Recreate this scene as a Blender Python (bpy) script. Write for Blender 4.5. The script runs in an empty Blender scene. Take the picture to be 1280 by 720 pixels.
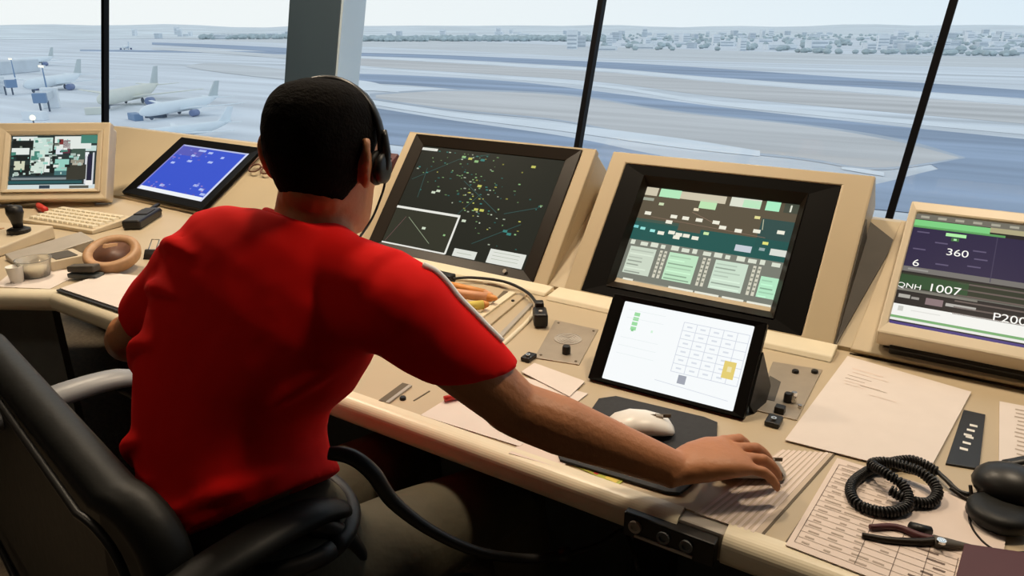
import bpy, bmesh, math, random
from mathutils import Vector, Matrix, noise
random.seed(11)
S = bpy.context.scene
COL = S.collection
RAD = math.radians

# ------------------------------------------------------------------ camera
cam_data = bpy.data.cameras.new('camera')
cam_data.sensor_width = 36.0
cam_data.lens = 36.0 * 900.0 / 1280.0
cam_data.clip_start = 0.05
cam_data.clip_end = 30000.0
cam = bpy.data.objects.new('camera', cam_data)
COL.objects.link(cam)
cam.location = (0, 0, 1.42)
cam.rotation_euler = (RAD(90 - 19.85), 0, RAD(32.5))
S.camera = cam

# ------------------------------------------------------------------ sky
world = bpy.data.worlds.new('sky')
S.world = world
world.use_nodes = True
nt = world.node_tree
for n in list(nt.nodes):
    nt.nodes.remove(n)
w_out = nt.nodes.new('ShaderNodeOutputWorld')
w_bg = nt.nodes.new('ShaderNodeBackground')
w_tc = nt.nodes.new('ShaderNodeTexCoord')
w_sep = nt.nodes.new('ShaderNodeSeparateXYZ')
w_ramp = nt.nodes.new('ShaderNodeValToRGB')
w_dot = nt.nodes.new('ShaderNodeVectorMath'); w_dot.operation = 'DOT_PRODUCT'
w_dot.inputs[1].default_value = (-0.95, 0.31, 0.0)
w_mr = nt.nodes.new('ShaderNodeMapRange')
w_mr.inputs['From Min'].default_value = 0.0; w_mr.inputs['From Max'].default_value = 1.0
w_mix = nt.nodes.new('ShaderNodeMixRGB'); w_mix.blend_type = 'MIX'
w_mix.inputs['Color2'].default_value = (0.98, 1.0, 1.0, 1)
nt.links.new(w_tc.outputs['Generated'], w_sep.inputs[0])
nt.links.new(w_tc.outputs['Generated'], w_dot.inputs[0])
nt.links.new(w_sep.outputs['Z'], w_ramp.inputs['Fac'])
nt.links.new(w_dot.outputs['Value'], w_mr.inputs['Value'])
nt.links.new(w_mr.outputs['Result'], w_mix.inputs['Fac'])
nt.links.new(w_ramp.outputs['Color'], w_mix.inputs['Color1'])
nt.links.new(w_mix.outputs['Color'], w_bg.inputs['Color'])
nt.links.new(w_bg.outputs['Background'], w_out.inputs['Surface'])
cr = w_ramp.color_ramp
cr.elements[0].position = 0.0; cr.elements[0].color = (0.74, 0.88, 1.0, 1)
cr.elements[1].position = 1.0; cr.elements[1].color = (0.66, 0.74, 0.84, 1)
e = cr.elements.new(0.12); e.color = (0.68, 0.83, 0.97, 1)
w_bg.inputs['Strength'].default_value = 1.02

# ------------------------------------------------------------------ the room's ceiling lamps, an added back fill, and exposure
def area_lamp(name, loc, size, power, color, spread=120, target=None):
    d = bpy.data.lights.new(name, 'AREA')
    d.shape = 'DISK'; d.size = size; d.energy = power; d.color = color; d.spread = RAD(spread)
    o = bpy.data.objects.new(name, d); COL.objects.link(o); o.location = loc
    if target is not None:
        o.rotation_euler = (Vector(target) - Vector(loc)).to_track_quat('-Z', 'Y').to_euler()
    return o
WARM = (1.0, 0.82, 0.60)
area_lamp('ceiling_and_fill_lamp', (0.15, 1.75, 3.12), 0.35, 22, WARM, 150)
area_lamp('ceiling_and_fill_lamp', (-1.35, 1.80, 3.12), 0.35, 29, WARM, 150)
area_lamp('ceiling_and_fill_lamp', (-2.3, -0.6, 3.12), 0.35, 7, WARM, 150)  # added fill from behind to lift the shirt's back, no real fixture
area_lamp('ceiling_and_fill_lamp', (-2.9, 1.60, 3.12), 0.35, 34, WARM, 150)
S.view_settings.view_transform = 'Standard'
S.view_settings.look = 'None'
S.view_settings.gamma = 1.0
S.view_settings.use_curve_mapping = False
S.view_settings.exposure = 0.0

# ------------------------------------------------------------------ materials
def mat(name, color, rough=0.5, metal=0.0, var=0.06, scale=20.0, bump=0.0, bscale=None, spec=0.5):
    m = bpy.data.materials.new(name); m.use_nodes = True
    t = m.node_tree; b = t.nodes['Principled BSDF']
    b.inputs['Roughness'].default_value = rough
    b.inputs['Metallic'].default_value = metal
    b.inputs['Specular IOR Level'].default_value = spec
    tc = t.nodes.new('ShaderNodeTexCoord')
    nz = t.nodes.new('ShaderNodeTexNoise')
    nz.inputs['Scale'].default_value = scale; nz.inputs['Detail'].default_value = 4
    t.links.new(tc.outputs['Object'], nz.inputs['Vector'])
    rp = t.nodes.new('ShaderNodeValToRGB')
    c = Vector(color)
    rp.color_ramp.elements[0].position = 0.3; rp.color_ramp.elements[1].position = 0.7
    rp.color_ramp.elements[0].color = (*[max(0, x * (1 - var)) for x in c], 1)
    rp.color_ramp.elements[1].color = (*[min(1, x * (1 + var)) for x in c], 1)
    t.links.new(nz.outputs['Fac'], rp.inputs['Fac'])
    t.links.new(rp.outputs['Color'], b.inputs['Base Color'])
    if bump:
        n2 = t.nodes.new('ShaderNodeTexNoise'); n2.inputs['Scale'].default_value = bscale or scale * 4
        n2.inputs['Detail'].default_value = 3
        t.links.new(tc.outputs['Object'], n2.inputs['Vector'])
        bp = t.nodes.new('ShaderNodeBump'); bp.inputs['Strength'].default_value = bump; bp.inputs['Distance'].default_value = 0.01
        t.links.new(n2.outputs['Fac'], bp.inputs['Height'])
        t.links.new(bp.outputs['Normal'], b.inputs['Normal'])
    return m

def screen_mat():
    m = bpy.data.materials.new('screen_light'); m.use_nodes = True
    t = m.node_tree; b = t.nodes['Principled BSDF']
    b.inputs['Base Color'].default_value = (0.01, 0.01, 0.01, 1)
    b.inputs['Roughness'].default_value = 0.35
    b.inputs['Specular IOR Level'].default_value = 0.04
    a = t.nodes.new('ShaderNodeAttribute'); a.attribute_name = 'Col'
    t.links.new(a.outputs['Color'], b.inputs['Emission Color'])
    b.inputs['Emission Strength'].default_value = 1.0
    return m
def glow(name, color, strength=1.0):
    m = bpy.data.materials.new(name); m.use_nodes = True
    b = m.node_tree.nodes['Principled BSDF']
    b.inputs['Base Color'].default_value = (0.02, 0.02, 0.02, 1)
    b.inputs['Emission Color'].default_value = (*color, 1); b.inputs['Emission Strength'].default_value = strength
    return m
def glass_mat():
    m = bpy.data.materials.new('window_glass'); m.use_nodes = True
    t = m.node_tree; t.nodes.remove(t.nodes['Principled BSDF'])
    tr = t.nodes.new('ShaderNodeBsdfTransparent'); tr.inputs['Color'].default_value = (0.97, 0.985, 0.985, 1)
    gl = t.nodes.new('ShaderNodeBsdfGlossy'); gl.inputs['Roughness'].default_value = 0.0
    mx = t.nodes.new('ShaderNodeMixShader'); mx.inputs['Fac'].default_value = 0.03
    t.links.new(tr.outputs[0], mx.inputs[1]); t.links.new(gl.outputs[0], mx.inputs[2])
    t.links.new(mx.outputs[0], t.nodes['Material Output'].inputs['Surface'])
    return m
def clear_plastic():
    m = bpy.data.materials.new('clear_plastic'); m.use_nodes = True
    b = m.node_tree.nodes['Principled BSDF']
    b.inputs['Base Color'].default_value = (0.9, 0.88, 0.82, 1); b.inputs['Transmission Weight'].default_value = 0.85
    b.inputs['Roughness'].default_value = 0.15
    return m

M = dict(
    laminate=mat('beige_laminate', (0.51, 0.41, 0.275), 0.45, var=0.03, scale=6),
    fascia=mat('tan_fascia', (0.48, 0.39, 0.255), 0.5, var=0.03, scale=5),
    housing=mat('tan_housing', (0.51, 0.41, 0.265), 0.45, var=0.03, scale=6),
    housing_pale=mat('pale_beige_plastic', (0.62, 0.52, 0.37), 0.4, var=0.02),
    cream=mat('cream_edge', (0.80, 0.71, 0.53), 0.35, var=0.03),
    seam=mat('dark_seam', (0.12, 0.09, 0.055), 0.7),
    apron=mat('charcoal_panel', (0.10, 0.11, 0.112), 0.6, var=0.1),
    apron2=mat('black_panel', (0.02, 0.02, 0.02), 0.6),
    shade_grey=mat('grey_shade_and_parts', (0.075, 0.062, 0.047), 0.6),  # carries the console gap's shade; also colours plain dark parts
    black=mat('black_plastic', (0.012, 0.011, 0.010), 0.4, spec=0.4),
    bezel=mat('brown_black_bezel', (0.015, 0.010, 0.006), 0.4, spec=0.2),
    bezel_dark=mat('black_bezel', (0.004, 0.0035, 0.003), 0.4, spec=0.08),
    plate=mat('brushed_plate', (0.40, 0.33, 0.25), 0.45, 0.4, var=0.08),
    steel=mat('chrome', (0.75, 0.74, 0.70), 0.2, 1.0),
    paper=mat('white_paper', (0.74, 0.66, 0.61), 0.8, var=0.02),
    paper2=mat('pinkish_paper', (0.74, 0.62, 0.55), 0.8, var=0.02),
    paper_tan=mat('tan_form_paper', (0.58, 0.47, 0.37), 0.8, var=0.03),
    ink=mat('grey_ink', (0.42, 0.34, 0.28), 0.8),
    ink_dark=mat('dark_ink', (0.16, 0.115, 0.095), 0.8),
    white=mat('white_plastic', (0.85, 0.82, 0.76), 0.35, var=0.02),
    grey=mat('grey_plastic', (0.42, 0.38, 0.33), 0.4),
    armgrey=mat('grey_armrest', (0.30, 0.30, 0.31), 0.4),
    pad=mat('mouse_mat_fabric', (0.018, 0.018, 0.020), 0.75, var=0.15, scale=120),
    red=mat('red_plastic', (0.55, 0.03, 0.02), 0.4),
    maroon=mat('dark_red_cover', (0.075, 0.012, 0.014), 0.55),
    orange=mat('orange_wood', (0.72, 0.30, 0.075), 0.5, var=0.1, scale=40),
    yellow=mat('yellow_card', (0.72, 0.55, 0.10), 0.6),
    limegreen=mat('lime_card', (0.42, 0.45, 0.06), 0.6),
    salmon=mat('salmon_plastic', (0.70, 0.34, 0.18), 0.5),
    tanwood=mat('tan_leather', (0.46, 0.26, 0.13), 0.5, var=0.15, scale=30),
    brownwood=mat('dark_brown_leather', (0.13, 0.055, 0.032), 0.5, var=0.2, scale=30),
    leather=mat('black_leather', (0.009, 0.0088, 0.0075), 0.5, var=0.1, bump=0.08, bscale=40, spec=0.3),
    skin=mat('tanned_skin', (0.46, 0.185, 0.075), 0.5, var=0.08, scale=14, bump=0.12, bscale=90),
    nail=mat('finger_nail', (0.56, 0.32, 0.22), 0.35),
    hair=mat('black_hair', (0.006, 0.0045, 0.0035), 0.85, var=0.3, scale=60, bump=0.3, bscale=220, spec=0.06),
    shirt=mat('red_cotton', (0.78, 0.006, 0.004), 0.85, var=0.05, scale=10, bump=0.25, bscale=9, spec=0.15),
    stripe=mat('white_piping', (0.95, 0.92, 0.90), 0.7),
    trousers=mat('khaki_cloth', (0.065, 0.055, 0.032), 0.85, var=0.15, scale=12, bump=0.3, bscale=25),
    belt=mat('black_belt', (0.012, 0.011, 0.010), 0.5),
    shoe=mat('black_shoe', (0.015, 0.014, 0.013), 0.4),
    carpet=mat('brown_carpet', (0.16, 0.125, 0.085), 0.95, var=0.25, scale=60, bump=0.4, bscale=200),
    wall=mat('dark_wall', (0.10, 0.09, 0.08), 0.9, var=0.05),
    ceiling=mat('dark_ceiling', (0.06, 0.055, 0.05), 0.9, var=0.05),
    mullion=mat('black_mullion', (0.004, 0.004, 0.006), 0.6, spec=0.15),
    column=mat('shaded_blue_grey_column', (0.05, 0.08, 0.11), 0.55, var=0.04, scale=3),  # dark tone includes the shade on the unlit front
    column_daylit=mat('daylit_column_side', (0.60, 0.71, 0.82), 0.5, var=0.04, scale=3),  # window light on the side face, put into the colour
    glass=glass_mat(), clear=clear_plastic(), screen=screen_mat(),
    txt_white=glow('lettering_white', (0.85, 0.85, 0.82)), txt_green=glow('lettering_green', (0.25, 0.8, 0.25)),
)

# ------------------------------------------------------------------ mesh helpers
class MB:
    def __init__(s):
        s.v = []; s.f = []; s.c = []
    def quad(s, pts, col=None):
        i = len(s.v); s.v += [tuple(p) for p in pts]; s.f.append(tuple(range(i, i + len(pts)))); s.c.append(col); return s
    def box(s, x0, x1, y0, y1, z0, z1, mtx=None):
        i = len(s.v)
        pts = [(x0, y0, z0), (x1, y0, z0), (x1, y1, z0), (x0, y1, z0), (x0, y0, z1), (x1, y0, z1), (x1, y1, z1), (x0, y1, z1)]
        if mtx is not None: pts = [tuple(mtx @ Vector(p)) for p in pts]
        s.v += pts
        for f in ((3, 2, 1, 0), (4, 5, 6, 7), (0, 1, 5, 4), (1, 2, 6, 5), (2, 3, 7, 6), (3, 0, 4, 7)):
            s.f.append(tuple(i + k for k in f)); s.c.append(None)
        return s
    def prism(s, poly, z0, z1):
        """poly: counter-clockwise outline in XY, extruded from z0 to z1"""
        i = len(s.v); n = len(poly)
        s.v += [(p[0], p[1], z0) for p in poly] + [(p[0], p[1], z1) for p in poly]
        s.f.append(tuple(i + k for k in range(n - 1, -1, -1))); s.f.append(tuple(i + n + k for k in range(n)))
        for k in range(n):
            s.f.append((i + k, i + (k + 1) % n, i + n + (k + 1) % n, i + n + k))
        s.c += [None] * (n + 2); return s
    def loft(s, rings, cap=True, closed=True):
        i = len(s.v); n = len(rings[0])
        for r in rings: s.v += [tuple(p) for p in r]
        for a in range(len(rings) - 1):
            for k in range(n if closed else n - 1):
                b = (k + 1) % n
                s.f.append((i + a * n + k, i + a * n + b, i + (a + 1) * n + b, i + (a + 1) * n + k)); s.c.append(None)
        if cap:
            s.f.append(tuple(i + k for k in range(n - 1, -1, -1)))
            j = i + (len(rings) - 1) * n
            s.f.append(tuple(j + k for k in range(n))); s.c += [None, None]
        return s
    def tube(s, pts, rad, seg=10, smooth=0, flat=1.0, upv=None):
        pts = [Vector(p) for p in pts]
        rads = list(rad) if isinstance(rad, (list, tuple)) else [rad] * len(pts)
        if smooth:
            np_, nr = [], []
            n = len(pts)
            for a in range(n - 1):
                p0, p1, p2, p3 = pts[max(a - 1, 0)], pts[a], pts[a + 1], pts[min(a + 2, n - 1)]
                for k in range(smooth):
                    t = k / smooth
                    np_.append(0.5 * ((2 * p1) + (p2 - p0) * t + (2 * p0 - 5 * p1 + 4 * p2 - p3) * t * t + (3 * p1 - p0 - 3 * p2 + p3) * t ** 3))
                    nr.append(rads[a] * (1 - t) + rads[a + 1] * t)
            np_.append(pts[-1]); nr.append(rads[-1]); pts, rads = np_, nr
        rings = []
        nrm = None
        for a, p in enumerate(pts):
            d = (pts[min(a + 1, len(pts) - 1)] - pts[max(a - 1, 0)])
            if d.length < 1e-9: d = Vector((0, 0, 1))
            d.normalize()
            if nrm is None:
                ref = Vector(upv) if upv is not None else (Vector((0, 0, 1)) if abs(d.z) < 0.9 else Vector((1, 0, 0)))
                nrm = (ref - d * ref.dot(d)).normalized()
            else:
                nrm = (nrm - d * nrm.dot(d)).normalized()
            b = d.cross(nrm)
            rings.append([p + (b * math.cos(2 * math.pi * k / seg) + nrm * (flat * math.sin(2 * math.pi * k / seg))) * rads[a] for k in range(seg)])
        return s.loft(rings)
    def lathe(s, prof, seg=24, mtx=None):
        rings = []
        for r, z in prof:
            rings.append([(mtx @ Vector((r * math.cos(2 * math.pi * k / seg), r * math.sin(2 * math.pi * k / seg), z))) if mtx is not None
                          else Vector((r * math.cos(2 * math.pi * k / seg), r * math.sin(2 * math.pi * k / seg), z)) for k in range(seg)])
        return s.loft(rings)
    def sphere(s, c, rx, ry=None, rz=None, seg=16, rings=10):
        ry = ry or rx; rz = rz or rx; c = Vector(c)
        rr = []
        for a in range(rings + 1):
            th = math.pi * (0.02 + 0.96 * a / rings)
            rr.append([c + Vector((rx * math.sin(th) * math.cos(2 * math.pi * k / seg), ry * math.sin(th) * math.sin(2 * math.pi * k / seg), -rz * math.cos(th))) for k in range(seg)])
        return s.loft(rr)
    def build(s, name, material, parent=None, bevel=0.0, smooth=False, segs=2, remesh=0.0, relax=0, subsurf=0):
        me = bpy.data.meshes.new(name)
        me.from_pydata([tuple(p) for p in s.v], [], s.f)
        me.update()
        if material is not None: me.materials.append(material)
        if any(c is not None for c in s.c):
            at = me.color_attributes.new('Col', 'FLOAT_COLOR', 'CORNER')
            for poly in me.polygons:
                c = s.c[poly.index] or (0.0, 0.0, 0.0)
                for li in poly.loop_indices: at.data[li].color = (*c, 1.0)
        o = bpy.data.objects.new(name, me); COL.objects.link(o)
        if parent is not None: o.parent = parent
        if remesh:
            r = o.modifiers.new('remesh', 'REMESH'); r.mode = 'VOXEL'; r.voxel_size = remesh; r.use_smooth_shade = True
        if relax:
            sm = o.modifiers.new('relax', 'SMOOTH'); sm.factor = 0.5; sm.iterations = relax
        if bevel:
            bv = o.modifiers.new('bevel', 'BEVEL'); bv.width = bevel; bv.segments = segs; bv.limit_method = 'ANGLE'; bv.angle_limit = RAD(35)
        if subsurf:
            sb = o.modifiers.new('subsurf', 'SUBSURF'); sb.levels = subsurf; sb.render_levels = subsurf
        if smooth:
            for p in me.polygons: p.use_smooth = True
        return o

def tag(o, label=None, cat=None, group=None, kind=None):
    for k, v in (('label', label), ('category', cat), ('group', group), ('kind', kind)):
        if v: o[k] = v
    return o
def empty(name, loc, yaw=0.0, tilt=0.0, label=None, cat=None, group=None):
    """an Empty at the thing's base; tilt leans its XY plane up about X"""
    o = bpy.data.objects.new(name, None); COL.objects.link(o)
    o.empty_display_size = 0.1
    o.location = loc; o.rotation_euler = (RAD(tilt), 0, RAD(yaw))
    return tag(o, label, cat, group)
def struct(o, label=None):
    return tag(o, label, None, None, 'structure')
def copy_tree(o, parent=None):
    c = o.copy(); COL.objects.link(c)
    if parent is not None: c.parent = parent
    for ch in list(o.children): copy_tree(ch, c)
    return c
def ring_frame(x0, y0, x1, y1, l, r, t, b, zb, zf, zi=None):
    """picture-frame mesh: outer rectangle, opening inset by l r t b, back zb, front zf; the opening's rim falls to zi"""
    m = MB(); zi = zf if zi is None else zi
    O = [(x0, y0), (x1, y0), (x1, y1), (x0, y1)]; I = [(x0 + l, y0 + b), (x1 - r, y0 + b), (x1 - r, y1 - t), (x0 + l, y1 - t)]
    R = [[(p[0], p[1], zb) for p in I], [(p[0], p[1], zb) for p in O], [(p[0], p[1], zf) for p in O], [(p[0], p[1], zi) for p in I], [(p[0], p[1], zb) for p in I]]
    m.loft(R, cap=False)
    return m
class Art:
    """a lit picture: flat colour patches a fraction of a millimetre above each other"""
    def __init__(s, x0, y0, x1, y1, z):
        s.x0, s.y0, s.x1, s.y1, s.z = x0, y0, x1, y1, z; s.m = MB(); s.n = 0
    def uv(s, a, b): return (s.x0 + (s.x1 - s.x0) * a, s.y1 + (s.y0 - s.y1) * b)
    def rect(s, a0, b0, a1, b1, col, layer=1):
        x0, y1 = s.uv(a0, b0); x1, y0 = s.uv(a1, b1); z = s.z + 0.00025 * layer
        s.m.quad([(x0, y0, z), (x1, y0, z), (x1, y1, z), (x0, y1, z)], col)
    def line(s, a0, b0, a1, b1, w, col, layer=2):
        p = Vector(s.uv(a0, b0)); q = Vector(s.uv(a1, b1)); d = (q - p).normalized() * (w / 2); n = Vector((-d.y, d.x)); z = s.z + 0.00025 * layer
        s.m.quad([(*(p - n), z), (*(q - n), z), (*(q + n), z), (*(p + n), z)], col)
    def dot(s, a, b, w, h, col, layer=3):
        x, y = s.uv(a, b); z = s.z + 0.00025 * layer
        s.m.quad([(x - w / 2, y - h / 2, z), (x + w / 2, y - h / 2, z), (x + w / 2, y + h / 2, z), (x - w / 2, y + h / 2, z)], col)
def text(body, loc, size, material, parent, align='LEFT', name='lettering'):
    c = bpy.data.curves.new(name, 'FONT'); c.body = body; c.size = size; c.align_x = align; c.align_y = 'CENTER'
    c.materials.append(material)
    t = bpy.data.objects.new('outline', c); COL.objects.link(t)
    bpy.context.view_layer.update()
    me = bpy.data.meshes.new_from_object(t.evaluated_get(bpy.context.evaluated_depsgraph_get())); me.name = name
    COL.objects.unlink(t); bpy.data.objects.remove(t)
    o = bpy.data.objects.new(name, me); COL.objects.link(o); o.parent = parent; o.location = loc
    return o
def arc(cx, cy, r, a0, a1, n):
    return [(cx + r * math.cos(RAD(a0 + (a1 - a0) * k / n)), cy + r * math.sin(RAD(a0 + (a1 - a0) * k / n))) for k in range(n + 1)]
def round_rect(x0, y0, x1, y1, r, n=5):
    return arc(x1 - r, y0 + r, r, -90, 0, n) + arc(x1 - r, y1 - r, r, 0, 90, n) + arc(x0 + r, y1 - r, r, 90, 180, n) + arc(x0 + r, y0 + r, r, 180, 270, n)

# ================================================================== room shell
LEAN = 0.129          # the glazing leans outward
def gy(z): return 2.7 + LEAN * (z - 1.0)
struct(MB().box(-7.2, 3.2, -3.2, 2.75, -0.1, 0.0).build('floor', M['carpet']))
struct(MB().box(-7.2, 3.2, -3.2, 3.1, 3.2, 3.3).build('ceiling', M['ceiling']))
struct(MB().box(-7.2, 3.2, -3.3, -3.2, 0, 3.2).build('wall_back', M['wall']))
m = MB(); poly = [(-3.2, 0), (2.70, 0), (gy(3.2) + .05, 3.2), (-3.2, 3.2)]
m.v = [(-7.3, y, z) for y, z in poly] + [(-7.2, y, z) for y, z in poly]; m.f = [(0, 1, 2, 3), (7, 6, 5, 4)] + [(k, k + 4, (k + 1) % 4 + 4, (k + 1) % 4) for k in range(4)]; m.c = [None] * 6
struct(m.build('wall_left', M['wall']))
m2 = MB(); m2.v = [(x + 10.4, y, z) for x, y, z in m.v]; m2.f = m.f; m2.c = m.c
struct(m2.build('wall_right', M['wall']))
m = MB(); yb = gy(0.55)
m.loft([[(x, 2.70 - .08, 0), (x, 2.72 + .12, 0), (x, yb + .12, .55), (x, yb - .04, .55)] for x in (-7.2, 3.2)])
struct(m.build('wall_front', M['wall']))
m = MB().box(-7.2, 3.2, yb - .10, yb + .14, .55, .58)
struct(m.build('trim_1', M['cream']), 'cream window sill below the slanting panes')
# slanting black mullions: (x at z=1, lean of x per metre of height, half width)
MULL = [(-4.92, 0.115, 0.017), (-1.388, 0.086, 0.0115), (-0.181, 0.091, 0.0115)]
Z0, Z1 = 0.58, 3.2
for i, (x, k, w) in enumerate(MULL):
    m = MB()
    m.loft([[(x + k * (z - 1) - w, gy(z) - .014, z), (x + k * (z - 1) + w, gy(z) - .014, z), (x + k * (z - 1) + w, gy(z) + .02, z), (x + k * (z - 1) - w, gy(z) + .02, z)] for z in (Z0, Z1)])
    struct(m.build('trim_%d' % (i + 2), M['mullion']), 'thin black slanting mullion')
# broad column between the first and second mullion
cx, ck = -3.01, 0.105
m = MB()
def colring(z, a, b, y0, y1):
    s = ck * (z - 1); return [(cx + s + a, gy(z) + y0, z), (cx + s + b, gy(z) + y0, z), (cx + s + b, gy(z) + y1, z), (cx + s + a, gy(z) + y1, z)]
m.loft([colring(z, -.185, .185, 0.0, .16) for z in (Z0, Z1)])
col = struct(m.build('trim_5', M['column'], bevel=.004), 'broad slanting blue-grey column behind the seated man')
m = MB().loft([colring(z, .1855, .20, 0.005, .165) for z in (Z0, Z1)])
m.build('daylit_face', M['column_daylit'], col)  # thin sheet painting daylight on the column's right side
# panes
edges = [(-7.2, 0.115), (-4.92, 0.115), (cx, ck), (-1.388, 0.086), (-0.181, 0.091), (1.35, 0.095), (3.2, 0)]
for i in range(len(edges) - 1):
    (xa, ka), (xb, kb) = edges[i], edges[i + 1]
    m = MB().loft([[(xa + ka * (z - 1) , gy(z) + .004, z), (xb + kb * (z - 1), gy(z) + .004, z), (xb + kb * (z - 1), gy(z) + .012, z), (xa + ka * (z - 1), gy(z) + .012, z)] for z in (Z0, Z1)])
    struct(m.build('window_%d' % (i + 1), M['glass']))
m = MB(); m.loft([[(1.35 + .095 * (z - 1) - .017, gy(z) - .03, z), (1.35 + .095 * (z - 1) + .017, gy(z) - .03, z), (1.35 + .095 * (z - 1) + .017, gy(z) + .03, z), (1.35 + .095 * (z - 1) - .017, gy(z) + .03, z)] for z in (Z0, Z1)])
struct(m.build('trim_6', M['mullion']))

# ================================================================== the control desk
T32 = RAD(32); CS, SN = math.cos(T32), math.sin(T32)
def fas(v, off=0.0): return (1.64 + v * CS - off * SN, 0.75 + v * SN + off * CS)     # (y, z) on the sloping fascia
desk = empty('control_desk', (-1.2, 1.3, 0.0), label='long beige control desk with cream rounded front edge and sloping fascia under the windows', cat='desk')
D0 = Vector((1.2, -1.3, 0.0))
def dpart(m, name, material, **k):
    m.v = [tuple(Vector(p) + D0) for p in m.v]
    return m.build(name, material, desk, **k)
XR = 1.3
front = [(XR, .905), (-2.055, .905), (-2.20, .822), (-3.9, -.15)]
back = [(-4.5, .62), (-3.16, 1.66), (XR, 1.66)]
dpart(MB().prism([front[3], front[2], front[1], front[0], back[2], back[1], back[0]], .70, .74), 'worktop', M['laminate'])
# rounded front edge in three lengths (the joint shows as a notch at the jack box)
def edge(p, q):
    p, q = Vector(p), Vector(q); d = (q - p).normalized(); n = Vector((d.y, -d.x))   # outward
    if n.y > 0: n = -n
    prof = [(0, .742)] + [(.006 + .032 * math.sin(RAD(a)) ** .8, .7135 + .0285 * math.copysign(abs(math.cos(RAD(a))) ** .8, math.cos(RAD(a)))) for a in range(0, 181, 9)] + [(0, .685)]
    rings = [[(b.x + n.x * o, b.y + n.y * o, z) for o, z in prof] for b in (p, q)]
    return MB().loft(rings)
for p, q in (((-2.055, .905), (-.268, .905)), ((-.20, .905), (XR, .905)), ((-3.9, -.15), (-2.20, .822)), ((-2.20, .822), (-2.055, .905))):
    dpart(edge(p, q), 'front_edge', M['cream'])
dpart(MB().box(-.268, -.20, .878, .906, .69, .7385), 'edge_joint', M['grey'], bevel=.004)
# under-desk panel and uprights
dpart(MB().box(-2.1, XR, 1.40, 1.425, .0, .70), 'apron', M['apron'], bevel=.004)
dpart(MB().box(-2.1, XR, 1.55, 1.58, 0, .70), 'back_panel', M['apron2'])
for x in (-2.0, -.47, .05, 1.1):
    dpart(MB().box(x - .05, x + .05, 1.36, 1.55, 0, .70), 'upright', M['apron2'])
m = MB(); a, b = Vector((-3.85, -.08)), Vector((-2.12, .90)); n = Vector((-.49, .87)) * .03
m.prism([(a.x, a.y), (b.x, b.y), (b.x + n.x, b.y + n.y), (a.x + n.x, a.y + n.y)], .1, .70)
dpart(m, 'apron', M['apron'])
# sloping fascia with its body behind
y0, z0 = fas(0); y1, z1 = fas(.407)
m = MB(); m.loft([[(x, y0, .741), (x, y0, z0), (x, y1, z1), (x, y1 + .07, z1 - .01), (x, y1 + .07, 0), (x, y0 + .1, 0)] for x in (-3.62, -1.62)])
dpart(m, 'fascia_panel', M['fascia'])
m = MB(); m.loft([[(x, y0, .741), (x, y0, z0), (x, y1, z1), (x, y1 + .07, z1 - .01), (x, y1 + .07, 0), (x, y0 + .1, 0)] for x in (-1.618, -.19)])
dpart(m, 'fascia_panel', M['fascia'])
m = MB(); m.loft([[(x, y0, .741), (x, y0, z0), (x, y1, z1), (x, y1 + .07, z1 - .01), (x, y1 + .07, 0), (x, y0 + .1, 0)] for x in (-.188, XR)])
dpart(m, 'fascia_panel', M['fascia'])
# raised panel of the right-hand bay and a dark sheet standing in for the shade in the gap beside it
ya, za = fas(-.012, .012); yb2, zb2 = fas(.402, .012)
m = MB(); m.loft([[(x, *fas(-.012, .001)), (x, ya, za), (x, yb2, zb2), (x, *fas(.402, .001))] for x in (-.149, XR)])
for k in range(4):
    if k in (2, 3): m.v[k] = (m.v[k][0] + .03, *m.v[k][1:])
dpart(m, 'bay_panel', M['housing'], bevel=.003)
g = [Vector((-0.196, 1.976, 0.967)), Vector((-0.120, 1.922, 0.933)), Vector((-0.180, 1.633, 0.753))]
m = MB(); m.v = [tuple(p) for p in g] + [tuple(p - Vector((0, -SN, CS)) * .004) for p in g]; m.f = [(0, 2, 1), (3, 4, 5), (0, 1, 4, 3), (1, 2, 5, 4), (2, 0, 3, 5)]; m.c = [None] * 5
dpart(m, 'shade_grey', M['shade_grey'])
# dark joint lines in the top
def seam(p, q, w=.003):
    p, q = Vector(p), Vector(q); d = (q - p).normalized(); n = Vector((-d.y, d.x, 0)) * w / 2
    m = MB(); a = [p - n, q - n, q + n, p + n]
    m.prism([(v.x, v.y) for v in a], .7395, .7412); dpart(m, 'joint_line', M['seam'])
seam((-.149, 1.63, 0), (XR, 1.63, 0), .005)
seam((-0.102, 1.197, 0.742), (-0.154, 0.904, 0.742), .004)
seam((-0.094, 1.137, 0.742), (-0.121, 0.901, 0.742), .004)
seam((-0.826, 0.942, 0.742), (-0.825, 0.990, 0.742), .003)
seam((-.88, 1.56, 0), (-.62, 1.56, 0), .004)

# cream ledges at the foot of the two middle housings
for xa, xb in ((-.885, -.175),):
    m = MB(); m.loft([[(x, 1.555, .7405), (x, 1.565, .752), (x, 1.628, .757), (x, 1.628, .7405)] for x in (xa, xb)])
    dpart(m, 'ledge', M['cream'], bevel=.003)
m = MB(); m.loft([[(x, 1.575, .7405), (x, 1.582, .750), (x, 1.628, .755), (x, 1.628, .7405)] for x in (-1.62, -.90)])
dpart(m, 'ledge', M['cream'], bevel=.003)

def bar_between(p, q, w, h, name, material, zb=.74, bevel=.002):
    p, q = Vector(p), Vector(q); d = (q - p); d.z = 0; L = d.length; d.normalize(); n = Vector((-d.y, d.x, 0)) * w / 2
    m = MB(); m.prism([(v.x, v.y) for v in (p - n, q - n, q + n, p + n)], zb, zb + h)
    return m

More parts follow.
